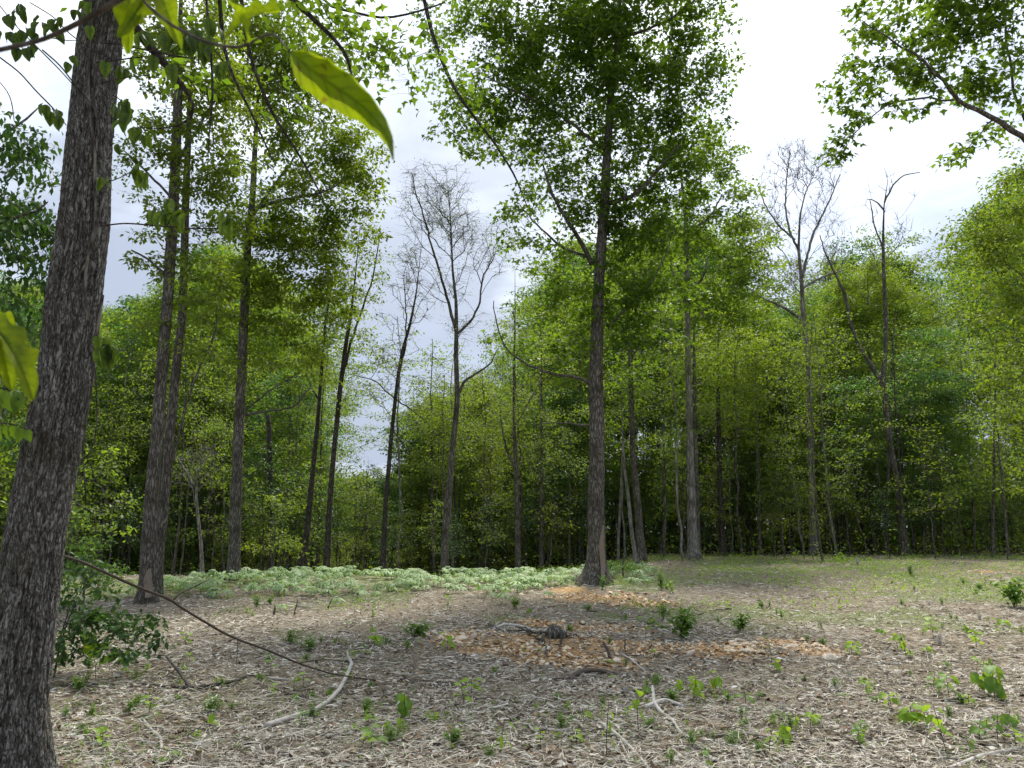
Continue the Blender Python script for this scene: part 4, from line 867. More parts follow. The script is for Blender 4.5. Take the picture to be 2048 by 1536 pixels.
    # rest of its crown, unseen above the view, added to shade the trunk
    hi = np.stack([rng.normal(-2.3, 1.7, 170), rng.normal(4.6, 1.7, 170), rng.uniform(6.2, 10.5, 170)], 1)
    for p, r in grow([tr[:: 12]], hi, tip=.004, maxr=.06): b.tube(p, r, 4)
    crown_leaves(la, b, hi, 50, .13, 'simple', .6, .5, -.3, .004, 2)
    b.obj('branches', M['twig'], root, base)['kind'] = 'stuff'; la.obj('crown', M['maple'], root, base)['kind'] = 'stuff'
    return root, tr, base
near_root, NTR, NBASE = near_tree()
def on_trunk(px, py, off=0.012):
    """point on the near face of the near trunk seen at a photo pixel"""
    p = P(px, py, 4.6); k = np.argmin(np.abs(NTR[:, 2] - p[2])); cx, cy, r = NTR[k, 0], NTR[k, 1], NTR[k, 3]
    for _ in range(3):
        dx = np.clip((p[0] - cx) / (r + off), -.98, .98); y = cy - (r + off) * math.sqrt(1 - dx * dx); p = P(px, py, y)
        k = np.argmin(np.abs(NTR[:, 2] - p[2])); cx, cy, r = NTR[k, 0], NTR[k, 1], NTR[k, 3]
    return p
def leaf_mesh(name, W, curl, fold, wave, mat, shape='oval', seed=0, nu=9, nv=3):
    """a single leaf of length 1 along +x, midrib groove, curled and waved"""
    V = []; r = np.random.default_rng(seed)
    for i in range(nu + 1):
        t = i / nu
        if shape == 'heart': w_ = W * (1 - t) ** 0.75 * (0.55 + 1.9 * min(t + .06, .5)) * (1 if t > .02 else .7)
        elif shape == 'slim': w_ = W * math.sin(math.pi * min(1, t * .97 + .015)) ** 0.85 * .7
        else: w_ = W * math.sin(math.pi * (t * .96 + .02) ** 0.85) ** 0.8
        if shape == 'oak': w_ *= 1 + .22 * math.sin(t * 22)
        for j in range(-nv, nv + 1):
            s = j / nv; y = s * w_
            z = abs(s) * w_ * fold - curl * t * t + wave * math.sin(t * 9 + s * 2 + seed) * abs(s) * .5 + r.normal(0, .003)
            V.append((t * (1 - .12 * curl * t), y, z))
    m = 2 * nv + 1; F = [(i * m + j, (i + 1) * m + j, (i + 1) * m + j + 1, i * m + j + 1) for i in range(nu) for j in range(m - 1)]
    me = mk_mesh(name, V, F, M[mat], True)
    if nu > 8:
        vv = []
        for i in range(nu + 1):
            for j in range(-nv, nv + 1):
                t = i / nu; sgn = abs(j / nv); q = (t * 9 - sgn * 1.6) % 1.0
                vv.append(max(1.0 if j == 0 else 0.0, max(0, 1 - abs(q - .5) * 7) * .8 * (1 - sgn * .5)))
        at = me.attributes.new('vein', 'FLOAT', 'POINT'); at.data.foreach_set('value', np.array(vv, np.float32))
    return me
LM = {
 'oval': [leaf_mesh('leaf', .30, .35, .25, .05, 'maple', seed=i) for i in range(3)],
 'nearoval': [leaf_mesh('leaf', .165, .42, .75, .10, 'near', 'oak', seed=i + 5, nu=48, nv=6) for i in range(3)],
 'droop': [leaf_mesh('leaf', .33, .35, .5, .08, 'vine', 'oval' if i else 'heart', seed=i) for i in range(4)],
 'heart': [leaf_mesh('leaf', .42, .25, .2, .05, 'weedlime', 'heart', seed=i, nu=6, nv=2) for i in range(3)],
 'green': [leaf_mesh('leaf', .36, .3, .2, .06, 'weed', 'oval', seed=i, nu=6, nv=2) for i in range(3)],
 'slim': [leaf_mesh('leaf', .19, .2, .4, .04, 'weedlime', 'slim', seed=i, nu=7, nv=2) for i in range(3)],
}
def put_leaf(parent, origin, kind, base, d, size, name='leaf', roll=None, up=(0, -0.35, 1)):
    X = Vector(d).normalized(); Yv = Vector(up).cross(X)
    if Yv.length < .05: Yv = Vector((1, 0, 0)).cross(X)
    Yv.normalize(); Z = X.cross(Yv)
    m = Matrix((X, Yv, Z)).transposed().to_4x4()
    m = m @ Matrix.Rotation(random.uniform(-.7, .7) if roll is None else roll, 4, 'X') @ Matrix.Scale(size, 4)
    m.translation = Vector(np.asarray(base) - np.asarray(origin))
    o = bpy.data.objects.new(name, random.choice(LM[kind])); C.objects.link(o); o.parent = parent; o.matrix_basis = m
    return o
def img_dir(deg, depth=0.0): return (math.cos(math.radians(deg)), depth, math.sin(math.radians(deg)))

# climbing stems on the near trunk
vine = empty('climbing_vine', on_trunk(200, 5), 'woody grey vine stems climbing the large near trunk', 'vine')
for ln, w0 in (([(196, 0), (183, 50), (178, 100), (176, 180), (182, 240), (190, 300), (190, 380), (193, 440), (180, 490), (172, 540), (168, 575), (176, 640)], 7),
               ([(205, 60), (196, 100), (188, 160), (188, 210), (198, 270), (205, 320)], 5),
               ([(213, 370), (203, 410), (195, 445), (184, 490), (170, 535), (142, 572)], 5),
               ([(150, 380), (155, 430), (152, 480)], 3), ([(205, 590), (198, 640), (190, 700), (184, 770), (172, 840), (166, 900)], 6)):
    l = np.array([on_trunk(x, y) for x, y in ln]); l = resample(np.c_[l, [PX(w0, q) / 2 for q in l]], .05)
    a = Acc(); a.tube(l[:, :3], l[:, 3] * (1.1 - .4 * np.linspace(0, 1, len(l))), 6, wob=.2, cap=True); a.obj('stem', M['bark'], vine, vine.location, True)
# free stems hanging off the trunk side and the leaf-bearing shoots
def sprig(name, label, cat, lines, leaves, kind='nearoval', bark='bark_dark', group=None):
    """lines: (Y, [(px,py,w)...]); leaves: (px,py,Y,deg,size_px[,kind])"""
    root = None; origin = None
    for Y0, ln in lines:
        l = pxline(ln, Y0[0], Y0[1] - Y0[0]) if isinstance(Y0, tuple) else pxline(ln, Y0)
        l = resample(l, max(.01, PX(12, l[0][:3])))
        if root is None: origin = l[0][:3]; root = empty(name, origin, label, cat, group)
        a = Acc(); a.tube(l[:, :3], l[:, 3], 6, wob=.15, cap=True); a.obj('stem', M[bark], root, origin, True)
    for lf in leaves:
        b = P(lf[0], lf[1], lf[2]); put_leaf(root, origin, lf[5] if len(lf) > 5 else kind, b, img_dir(lf[3], random.uniform(-.25, .1)), PX(lf[4], b))
    return root
sprig('hanging_vine', 'thin leafless vine hanging beside the right side of the near trunk', 'vine',
      [(4.4, [(190, 735, 3), (193, 790, 3), (194, 850, 3), (188, 890, 3), (166, 925, 2)]), (4.4, [(165, 905, 3), (170, 960, 2), (172, 1010, 2)]), (4.4, [(180, 920, 2), (185, 950, 2), (212, 990, 2)])], [])
# blurred branch close to the camera with big leaves
r_ = sprig('overhanging_branch', 'blurred reddish branch with large backlit leaves close to the camera', 'branch',
      [((.80, .72), [(-120, 118, 10), (0, 100, 10), (85, 80, 10), (150, 50, 11), (235, 2, 12), (330, -60, 12)]),
       ((.75, .66), [(250, -60, 6), (290, 8, 6), (345, 52, 6), (410, 85, 6), (480, 98, 7), (500, 86, 6), (545, 60, 5), (583, 108, 3)]),
       ((.72, .68), [(490, 90, 4), (500, 50, 4), (470, 20, 4), (440, -20, 4)])], [], bark='twig')
org = r_.location
def doubled_leaf(root, org, top, mid, low, Y, nu=44, nv=7):
    def smooth(l): l = np.array(l, float); t = np.linspace(0, len(l) - 1, nu + 1); q = np.stack([np.interp(t, range(len(l)), l[:, k]) for k in (0, 1)], 1); 
    V = []; vv = []
    def line(l):
        l = np.array(l, float); t = np.linspace(0, len(l) - 1, nu + 1); q = np.stack([np.interp(t, range(len(l)), l[:, k]) for k in (0, 1)], 1)
        for _ in range(3): q[1:-1] = (q[:-2] + 2 * q[1:-1] + q[2:]) / 4
        return q
    A_, B_, C_ = line(top), line(mid), line(low)
    def band(E0, E1, d0, d1, back=False):
        b = len(V)
        for i in range(nu + 1):
            for j in range(nv + 1):
                s_ = j / nv; x_, y_ = E0[i] * (1 - s_) + E1[i] * s_; w_ = (x_ + 3 * math.sin(i * .55) * s_ * (1 - s_), y_ + 3 * math.sin(i * .9) * (s_ if d1 > d0 or not back else 0) * .6)
                V.append(P(w_[0], w_[1], Y + (d0 * (1 - s_) + d1 * s_) + .004 * math.sin(i * .5) * s_) - np.array(org))
                q = (i / nu * 9 - s_ * 1.3) % 1; vv.append(max(1.0 if (j == 0 and not back) else 0, max(0, 1 - abs(q - .5) * 6) * .7))
        return [(b + i * (nv + 1) + j, b + (i + 1) * (nv + 1) + j, b + (i + 1) * (nv + 1) + j + 1, b + i * (nv + 1) + j + 1) for i in range(nu) for j in range(nv)]
    F = band(B_, C_, 0, .012) + band(B_, A_, 0, -.016) + band(A_, B_ * .7 + C_ * .3, -.016, .010, True)  # last band lies hidden behind the upper half, added to darken it
    me = mk_mesh('leaf', V, F, M['near'], True); at = me.attributes.new('vein', 'FLOAT', 'POINT'); at.data.foreach_set('value', np.array(vv, np.float32))
    return link('leaf', me, root)
doubled_leaf(r_, org, [(582, 100), (612, 102), (655, 118), (700, 148), (740, 188), (770, 232), (787, 275), (788, 318)], [(582, 106), (610, 128), (650, 160), (690, 186), (728, 214), (758, 246), (780, 280), (787, 319)],
            [(581, 108), (588, 160), (625, 192), (668, 222), (712, 240), (745, 262), (770, 284), (786, 320)], .66)
for bx, by, tx, ty, Y, k, roll, up in ((560, 20, 415, 30, .68, 'nearoval', .5, (0, -.6, 1)), (495, 85, 478, -25, .66, 'nearoval', .9, (1, -.5, 0)),
                                       (262, -25, 250, 58, .78, 'nearoval', .2, (.6, -1, .2)), (290, -10, 268, 50, .78, 'nearoval', -.5, (.6, -1, .2)), (315, -30, 340, 42, .78, 'nearoval', .3, (.5, -1, 0))):
    b, tt = P(bx, by, Y), P(tx, ty, Y - .03); put_leaf(r_, org, k, b, tt - b, float(np.linalg.norm(tt - b)), roll=roll, up=up)
r_ = sprig('near_shoot', 'bright blurred leaf shoot entering at the left edge', 'branch', [(.75, [(-90, 600, 6), (-40, 640, 5), (-5, 650, 4)])], [], bark='twig'); org = r_.location
for bx, by, tx, ty, Y, roll, up in ((-30, 640, 92, 734, .74, -.5, (0, -.8, .7)), (-60, 620, 40, 650, .76, .4, (0, -.5, 1)), (-20, 645, 30, 745, .75, .3, (1, -.6, 0))):
    b, tt = P(bx, by, Y), P(tx, ty, Y - .02); put_leaf(r_, org, 'nearoval', b, tt - b, float(np.linalg.norm(tt - b)), roll=roll, up=up)
sprig('compound_shoot', 'shoot of paired rounded leaflets hanging at the left edge', 'branch', [(1.7, [(-40, 770, 3), (0, 775, 3), (30, 782, 3), (38, 800, 2)]), (1.7, [(-30, 850, 3), (0, 845, 3), (40, 850, 3), (55, 860, 2)])],
      [(2, 778, 1.7, -95, 44), (12, 780, 1.7, -70, 46), (25, 782, 1.7, -60, 46), (36, 784, 1.7, -80, 44), (-8, 800, 1.7, -85, 44), (0, 845, 1.7, -95, 36), (14, 846, 1.7, -85, 36), (27, 848, 1.7, -80, 34), (40, 850, 1.7, -75, 34), (52, 858, 1.7, -60, 28)], 'oval')
sprig('leafy_vine', 'vine shoots with big drooping leaves right of the near trunk below its bend', 'vine', [(4.0, [(196, 690, 3), (205, 684, 3), (215, 690, 2)])],
      [(205, 676, 4.0, -85, 50), (214, 690, 4.0, -70, 50), (200, 695, 3.9, -95, 40), (216, 685, 4.0, -55, 45), (210, 700, 4.0, -80, 40), (195, 672, 3.9, -80, 30)], 'droop')
# shoots with drooping heart-shaped leaves round the upper trunk
def auto_leaves(specs, Y, size, jit=14):
    o = []
    for px, py, k in specs:
        for _ in range(k): o.append((px + random.uniform(-jit, jit), py + random.uniform(-jit * .7, jit * .7), Y + random.uniform(-.15, .15), random.gauss(-88, 24), size * random.uniform(.75, 1.2)))
    return o
sprig('leafy_vine', 'vine with drooping green leaves crossing the top right of the near trunk', 'vine',
      [(3.6, [(200, 85, 4), (240, 88, 3), (290, 100, 3), (330, 108, 3), (390, 118, 3)]), (3.6, [(192, 125, 3), (250, 118, 3), (300, 112, 2), (400, 116, 2)]), (3.6, [(205, 165, 2), (240, 156, 2), (300, 150, 2)]),
       (3.6, [(330, 45, 3), (400, 75, 3), (440, 110, 3), (460, 150, 2)])],
      [(212, 122, 3.6, -85, 34), (238, 132, 3.6, -80, 36), (268, 112, 3.6, -95, 34), (308, 112, 3.6, -85, 34), (345, 128, 3.6, -85, 40), (180, 52, 3.55, -85, 28), (245, 134, 3.6, -60, 30)]
      + auto_leaves([(275, 68, 3), (340, 60, 4), (365, 80, 4), (385, 65, 4), (410, 100, 5), (415, 80, 3), (450, 130, 4), (420, 45, 3)], 3.6, 34), 'droop')
sprig('leafy_vine', 'vine with hanging leaf bunches just right of the near trunk at mid height', 'vine',
      [(3.8, [(225, 190, 2), (245, 200, 2), (260, 230, 2), (290, 262, 2)]), (3.8, [(212, 365, 2), (245, 355, 2), (275, 335, 2)])],
      auto_leaves([(232, 208, 3), (252, 200, 3), (262, 222, 3), (250, 240, 3), (275, 258, 4), (292, 265, 3), (272, 332, 3), (290, 345, 3)], 3.8, 34, 9) + [(235, 288, 3.8, -85, 22), (198, 355, 3.8, -80, 28), (218, 352, 3.8, -95, 28)], 'droop')
sprig('leafy_vine', 'long thin shoot stretching right with a leaf bunch at its tip', 'vine', [(3.6, [(200, 452, 3), (250, 446, 3), (320, 452, 3), (400, 458, 3), (455, 455, 2)]), (3.6, [(360, 395, 2), (350, 420, 2), (335, 450, 2)])],
      auto_leaves([(340, 398, 2), (302, 422, 2), (325, 428, 2), (350, 428, 3), (372, 425, 3), (445, 425, 3), (455, 440, 4), (460, 455, 2)], 3.6, 34, 7), 'droop')
sprig('leafy_vine', 'thin shoots with small leaves against the sky left of the near trunk', 'vine',
      [(3.9, [(0, 12, 2), (30, 50, 2), (80, 100, 2.5), (120, 140, 2.5), (160, 185, 2)]), (3.9, [(60, 5, 2), (110, 35, 2), (135, 65, 2.5), (178, 95, 2)]), (3.9, [(0, 115, 3), (40, 145, 3), (70, 180, 3), (110, 220, 3), (132, 250, 2)]),
       (3.9, [(85, 100, 3), (120, 130, 3), (150, 170, 3), (185, 210, 2.5), (205, 238, 2)]), (3.9, [(0, 165, 2), (18, 185, 2), (25, 210, 2), (28, 240, 1.5)]), (3.9, [(100, 75, 2), (130, 82, 2), (160, 80, 1.5)])],
      auto_leaves([(40, 15, 5), (30, 70, 4), (55, 55, 4), (45, 90, 4), (78, 40, 3), (100, 55, 3), (112, 32, 3), (65, 95, 4), (20, 30, 3), (92, 210, 2), (105, 222, 3), (112, 235, 2), (0, 60, 1), (2, 220, 1), (145, 118, 2), (150, 18, 3), (180, 10, 2)], 3.9, 26, 11), 'droop')
# dark leafy tree at the left edge, its stem outside the view
tree('beech_tree', 'dark drooping-leaved small tree at the left edge behind the near trunk', 7.0, [(-260, 1400, 60), (-250, 900, 50), (-200, 500, 40), (-150, 250, 20)],
     limbs=[([(-220, 600, 24), (-60, 480, 12), (40, 440, 6), (100, 400, 3)], -.4), ([(-170, 400, 20), (-20, 290, 9), (30, 250, 6), (80, 215, 3)], .4)],
     blobs=[(40, 310, 80, 55, 1.4), (20, 430, 85, 65, 1.7), (60, 520, 65, 55, 1.6), (20, 600, 70, 60, 1.5), (30, 680, 60, 50, .9), (-20, 740, 60, 60, .7), (-60, 380, 80, 110, .7), (90, 460, 28, 50, .8), (20, 860, 30, 50, .4)],
     leaf=.085, mat='dark', per=17, spacing=.34, spread=.22, flat=.8, twr=.0018, tip=.0022, droop=-.9, sides=10, flare=.3)
tree('maple_tree', 'leafy maple at the upper right edge with a drooping outer limb', 11.0, [(2230, 1300, 60), (2225, 900, 50), (2215, 500, 44), (2200, 200, 34), (2180, -150, 24)],
     limbs=[([(2212, 470, 20), (2130, 350, 17), (2048, 276, 14), (1990, 236, 12), (1935, 216, 11), (1908, 200, 10), (1885, 152, 8), (1830, 110, 6), (1775, 75, 4), (1720, 42, 2)], -.5),
            ([(1908, 200, 5), (1850, 196, 5), (1795, 200, 4), (1760, 216, 3), (1712, 262, 2), (1680, 308, 1.5)], -.3), ([(2100, 320, 9), (2040, 230, 7), (2020, 140, 6), (2008, 40, 5), (2005, -60, 3)], .4), ([(1990, 236, 4), (1965, 260, 3), (1940, 292, 2), (1925, 305, 1.5)], -.2)],
     blobs=[(1745, 25, 50, 32, .9), (1715, 95, 38, 22, .7), (1830, 45, 80, 40, .9), (1690, 172, 36, 22, .9), (1760, 160, 65, 28, .9), (1860, 120, 70, 40, 1), (1950, 40, 100, 60, 1.1), (1990, 150, 70, 50, 1.1), (1740, 215, 60, 22, .8),
            (1880, 200, 40, 16, .6), (1690, 268, 24, 10, .6), (1662, 312, 18, 9, .6), (1925, 300, 9, 8, .5), (2035, 230, 30, 50, .9), (1980, -70, 160, 60, .7)],
     leaf=.115, tmpl='maple', mat='maple', per=13, spacing=.36, spread=.22, flat=.7, twr=.0022, tip=.0025, sides=12, flare=.3)
# bushes at left
def bush(label, Y, px, py, stems, blobs, **k):
    return tree('bush', label, Y, [(px, py, 5), (px + 4, py - 60, 5), stems[0][-1][:2] + (3,)], limbs=[(s, random.uniform(-.4, .3), 4) for s in stems], blobs=blobs, cat='bush', sides=6, flare=0, **k)
bush('dark glossy-leaved bush arching out from behind the near trunk', 8.4, 110, 1332, [[(112, 1300), (140, 1200), (190, 1130)], [(105, 1212), (150, 1222), (200, 1238), (245, 1255), (262, 1285)], [(115, 1320), (180, 1290), (230, 1270)]],
     [(150, 1140, 45, 30, .7), (170, 1190, 55, 26, .6), (150, 1245, 55, 34, .6), (210, 1240, 40, 24, .5), (255, 1255, 42, 22, .9), (278, 1290, 32, 26, 1), (235, 1285, 30, 14, .6), (118, 1310, 25, 45, .7)],
     leaf=.085, mat='dark', per=12, spacing=.22, spread=.13, flat=.8, twr=.0015, tip=.002)
bush('light green bush beside the near trunk in front of the wood', 13, 165, 1225, [[(165, 1200), (170, 1150), (180, 1090)]],
     [(170, 1090, 45, 30, .8), (200, 1130, 45, 35, .9), (160, 1150, 45, 40, .9), (225, 1160, 30, 25, .7), (140, 1040, 30, 30, .6)], leaf=.08, mat='weed', per=13, spacing=.34, spread=.2, flat=.7, twr=.002, tip=.0025)
bush('yellow-green shrub among the slim trunks behind the mayapples', 24, 545, 1150, [[(545, 1140), (540, 1080), (550, 1010)]], [(560, 1070, 50, 30, .8), (520, 1100, 40, 25, .8), (600, 1100, 30, 20, .6), (540, 1010, 40, 30, .6)],
     leaf=.11, mat='lime', per=22, spacing=.6, spread=.35, flat=.5, twr=.003)
bush('low shrub of fresh leaves right of the flared trunk foot', 21.5, 1245, 1145, [[(1245, 1140), (1250, 1128), (1255, 1122)]], [(1240, 1132, 26, 10, 1), (1265, 1138, 24, 8, 1)], leaf=.07, mat='weed', per=24, spacing=.3, spread=.18, flat=.7, twr=.002)
tree('dead_sapling', 'small pale leafless tree with crooked branches behind the mayapples', 23, [(405, 1150, 9), (402, 1080, 8), (396, 1040, 8), (393, 1000, 7), (390, 960, 5), (400, 930, 4), (392, 900, 2)],
     limbs=[([(391, 975, 4), (370, 940, 3), (358, 920, 2)], .3), ([(393, 985, 4), (415, 960, 3), (440, 935, 2)], -.3), ([(392, 960, 4), (406, 925, 3), (400, 890, 2)], .2)],
     blobs=[(400, 920, 45, 30, 1), (380, 960, 35, 20, .8)], per=0, spacing=.45, bark='bark_pale', twr=.006, tip=.006, spread=.35, twn=4, branch_mat='twig_pale', sides=10)

# ================================================================ MAYAPPLES
def may_mesh(k, seed):
    r = np.random.default_rng(seed); V = [(0, 0, 0.0)]; F = []; n = k
    for i in range(n):
        a = 2 * math.pi * i / n + r.normal(0, .08); L_ = .18 * r.uniform(.85, 1.15); wd = math.pi / n * .70; dr = r.uniform(.28, .6)
        def pt(rr, da, ex=0): return (rr * math.cos(a + da), rr * math.sin(a + da), -dr * rr * rr / .18 * 1.0 + ex)
        b = len(V)
        V += [pt(.055, -wd, -.006), pt(.06, 0, .012), pt(.055, wd, -.006), pt(L_ * .68, -wd * .95, -.012), pt(L_ * .72, 0, .006), pt(L_ * .68, wd * .95, -.012), pt(L_ * .97, -wd * .4, -.01), pt(L_ * .97, wd * .4, -.01)]
        F += [(0, b, b + 1), (0, b + 1, b + 2), (b, b + 3, b + 4), (b, b + 4, b + 1), (b + 1, b + 4, b + 5), (b + 1, b + 5, b + 2), (b + 3, b + 6, b + 4), (b + 4, b + 6, b + 7), (b + 4, b + 7, b + 5)]
    return np.array(V), np.array(F)
MAYV = [may_mesh(6 + i % 3, i) for i in range(6)]
MAYM = [mk_mesh('leaf', v, f, M['may'], False) for v, f in MAYV]
sa = Acc(); sa.tube([(0, 0, -.4), (0.004, 0, -.2), (0, 0, 0)], [.004, .004, .005], 4); STEMM = mk_mesh('stem', np.concatenate(sa.v), np.concatenate(sa.f), M['weed'], True)
cand = []
tries = 0
while len(cand) < 760 and tries < 30000:
    tries += 1
    y = random.uniform(15.6, 23.5); x = random.uniform(-8.6, 4.2); px, py = proj((x, y, g1(x, y)))
    if px < 235 or px > 1310: continue
    fr = np.interp(px, [235, 300, 450, 700, 850, 1000, 1100, 1180, 1300], [1190, 1197, 1194, 1196, 1197, 1194, 1178, 1172, 1164])
    if py > fr + random.gauss(-4, 5): continue
    if px > 1225 and random.random() < .5: continue
    if fbm1(x * .9 + 40, y * .7) < .45 or fbm1(x * 2.5, y * 2.5 + 11) < .41: continue
    if abs(px - 1192) < 30 and y < 20.4 and y > 19.2: continue
    if abs(px - 295) < 36 and y < 16.6: continue
    if 1100 < px and random.random() < .25: continue
    if any((x - a) ** 2 + (y - b) ** 2 < .17 ** 2 for a, b, _ in cand[-400:]): continue
    cand.append((x, y, px))
for (x, y, px) in [(hit(a, b)[0], hit(a, b)[1], a) for a, b in ((1232, 1196), (1270, 1185), (1005, 1208), (672, 1212), (1143, 1188), (1098, 1198), (985, 1205), (560, 1222))]: cand.insert(0, (x, y, px))
cand.sort(key=lambda c: c[1])
mst = Acc()
MAYL = [('right of the wounded grey trunk', 400), ('below the straight dark trunk', 500), ('below the snapped grey trunk', 580), ('below the slim leaning trunks', 700), ('below the bare trunk in the sky gap', 830), ('below the forked bare tree', 960), ('below the light leafy tree', 1080), ('left of the flared centre trunk', 1185), ('right of the flared centre trunk', 3000)]
for i, (x, y, px) in enumerate(cand):
    h = random.uniform(.12, .30) * (1 if i > 8 else .75); s = random.uniform(.5, 1.05); z = g1(x, y) + h
    rx, ry, rz = random.gauss(0, .24), random.gauss(0, .24), random.uniform(0, 6.28)
    if i < 295:
        where = next(a for a, b in MAYL if px < b); front = 'front row' if i < 95 else ('middle' if i < 200 else 'rear')
        o = link('mayapple', MAYM[i % 6], None, (x, y, z)); o.rotation_euler = (rx, ry, rz); o.scale = (s, s, s)
        how = ('broad' if s > .9 else 'small' if s < .7 else 'mid-sized') + (' tilted' if abs(rx) + abs(ry) > .4 else '')
        tag(o, f'{how} umbrella-leaved mayapple, {front}, {where}', 'mayapple', 'mayapples carpeting the clearing edge')
        q = link('stem', STEMM, o); q.rotation_euler = (-rx, -ry, 0)
    else:
        v, f = MAYV[i % 6]; Rm = np.array(Matrix.Rotation(rz, 3, 'Z') @ Matrix.Rotation(rx, 3, 'X')); mst.add(v @ Rm.T * s + [x, y, z], f)
o = mst.obj('mayapple_patch', M['may']); tag(o, 'rear part of the mayapple carpet merging into one green mass', 'mayapples', kind='stuff')

# ================================================================ ROCKS AND DUG CLAY
def rock_mesh(seed, mat, sub=2, flat=.6, name='rock'):
    import bmesh
    r = np.random.default_rng(seed); bm = bmesh.new(); bmesh.ops.create_icosphere(bm, subdivisions=sub, radius=1)
    cuts = [(Vector(r.normal(size=3)).normalized(), r.uniform(.45, .8)) for _ in range(9)]
    for v in bm.verts:
        for nn, d in cuts:
            k = v.co.dot(nn)
            if k > d: v.co -= nn * (k - d)
        v.co += Vector(r.normal(0, .02, 3)); v.co.z *= flat
    me = bpy.data.meshes.new(name); bm.to_mesh(me); bm.free(); me.materials.append(M[mat]); return me
RK = [rock_mesh(i, 'clay') for i in range(7)]; RKP = [rock_mesh(i + 20, 'pale_rock') for i in range(3)]
def rock(px, py, wpx, label, mesh=None, ratio=.55, group=None, cat='rock', rot=None, name='rock'):
    if group: wpx *= 1.25
    p = hit(px, py); s = PX(wpx, p) / 2; o = link(name, mesh or random.choice(RK), None, (p[0], p[1], p[2] + s * ratio * .28))
    o.scale = (s, s * .8, s * ratio * 1.5); o.rotation_euler = (random.gauss(0, .15), random.gauss(0, .15), random.uniform(0, 6.28) if rot is None else rot)
    return tag(o, label, cat, group)
rock(925, 1280, 34, 'largest flat-topped orange stone at the left end of the clay patch', RK[2], .55, rot=.3)
rock(893, 1268, 20, 'pale stone just left of the largest flat orange stone', RKP[1], .5)
rock(1382, 1309, 24, 'pale cream stone between the two clay heaps', RKP[0], .6)
rock(1662, 1320, 30, 'rounded buff stone below the right-hand clay heap', RKP[2], .75)
rock(1235, 1325, 26, 'bright orange clod at the lower edge of the clay patch', RK[4], .6)
rock(1187, 1248, 14, 'small upright orange stone on the far edge of the clay patch', RK[5], 1.0)
rock(1625, 1293, 22, 'orange slab on the right-hand clay heap', RK[6], .4)
rock(1090, 1300, 24, 'buff stone in front of the small gnarled stump', RKP[1], .5)
rock(1058, 1245, 20, 'orange stone behind the gnarled stump', RK[1], .5)
rock(1955, 1143, 16, 'small orange stones far off near the right wood edge', RK[3], .5)
nrock = 0
for (cx, cy, sx, sy, n, w0, w1, lab) in ((890, 1275, 40, 12, 14, 8, 17, 'left end of the clay patch near the largest stone'), (1040, 1292, 90, 12, 26, 7, 14, 'middle of the clay patch'), (1180, 1322, 80, 14, 34, 7, 15, 'lower edge of the clay patch'),
                                         (1480, 1296, 45, 12, 38, 8, 18, 'heap right of the fresh green shrublet'), (1615, 1293, 42, 9, 26, 8, 16, 'right-hand clay heap'), (1370, 1292, 50, 7, 16, 6, 11, 'thin clay strip joining the heaps')):
    for k in range(n):
        rock(random.gauss(cx, sx * .6), random.gauss(cy, sy * .6), random.uniform(w0, w1), f'orange clay stone lying in the {lab}', group='orange stones of the dug clay', ratio=random.uniform(.4, .8)); nrock += 1
rb = Acc(); n = 3000; k = 0
OC = (np.array([(1, 0, 0), (0, .8, 0), (-.9, 0, 0), (0, -1, 0), (.1, .1, .7), (0, 0, -.5)]), np.array([(0, 1, 4), (1, 2, 4), (2, 3, 4), (3, 0, 4)]))
ci = rng.integers(0, len(CLAY) - 3, n); cl = np.array(CLAY)[ci]
rx = cl[:, 0] + rng.normal(0, .5, n) * cl[:, 2]; ry = cl[:, 1] + rng.normal(0, .5, n) * cl[:, 3]
rb.scatter(OC, np.stack([rx, ry, G(rx, ry) + .012], 1), (.006 + .036 * rng.random(n) ** 2) * (ry / 10), rng.uniform(0, 6.28, n), rng.normal(0, .3, n), rng.normal(0, .3, n))
o = rb.obj('clay_rubble', M['clay']); tag(o, 'crumbled orange clay and grit of the dug patches', 'rubble', kind='stuff')

# ================================================================ STICKS, STUMPS, BRUSH
def stick(line, label, mat='stick_dark', name='fallen_branch', cat='branch', group=None, forks=(), lift=1.0, wob=.12):
    pts = []
    for x, y, wpx in line:
        p = hit(x, y); r = PX(wpx, p) / 2; pts.append([p[0], p[1], p[2] + r * lift + .008, r])
    l = resample(np.array(pts), .04); o0 = l[0][:3]
    a = Acc(); a.tube(l[:, :3] - o0, l[:, 3], 7, wob=wob, cap=True, seed=random.random() * 30)
    me = mk_mesh(name, np.concatenate(a.v), np.concatenate(a.f), M[mat], True); o = link(name, me, None, o0); tag(o, label, cat, group)
    for f in forks:
        q = []
        for x, y, wpx, up_ in f:
            p = hit(x, y); q.append([p[0], p[1], p[2] + up_ + .01, PX(wpx, p) / 2])
        q = resample(np.array(q), .04); a = Acc(); a.tube(q[:, :3] - o0, q[:, 3], 6, wob=.1, cap=True)
        link('fork', mk_mesh('fork', np.concatenate(a.v), np.concatenate(a.f), M[mat], True), o)
    return o
stick([(530, 1466, 11), (575, 1450, 10), (625, 1434, 9), (655, 1415, 9), (678, 1390, 8), (693, 1362, 8), (703, 1336, 7), (696, 1322, 6), (694, 1308, 3)], 'long curved bleached branch lying in the litter', 'stick_pale', forks=[[(618, 1432, 6, 0), (600, 1436, 5, .01), (585, 1440, 4, .02)]], lift=2.2)
stick([(278, 1372, 5), (330, 1378, 7), (385, 1383, 8), (440, 1374, 7), (480, 1363, 6), (503, 1352, 4), (512, 1342, 3)], 'curved grey branch with a raised fork left of the bleached branch', 'bark', forks=[[(385, 1382, 7, 0), (360, 1360, 6, .05), (330, 1336, 4, .12)]])
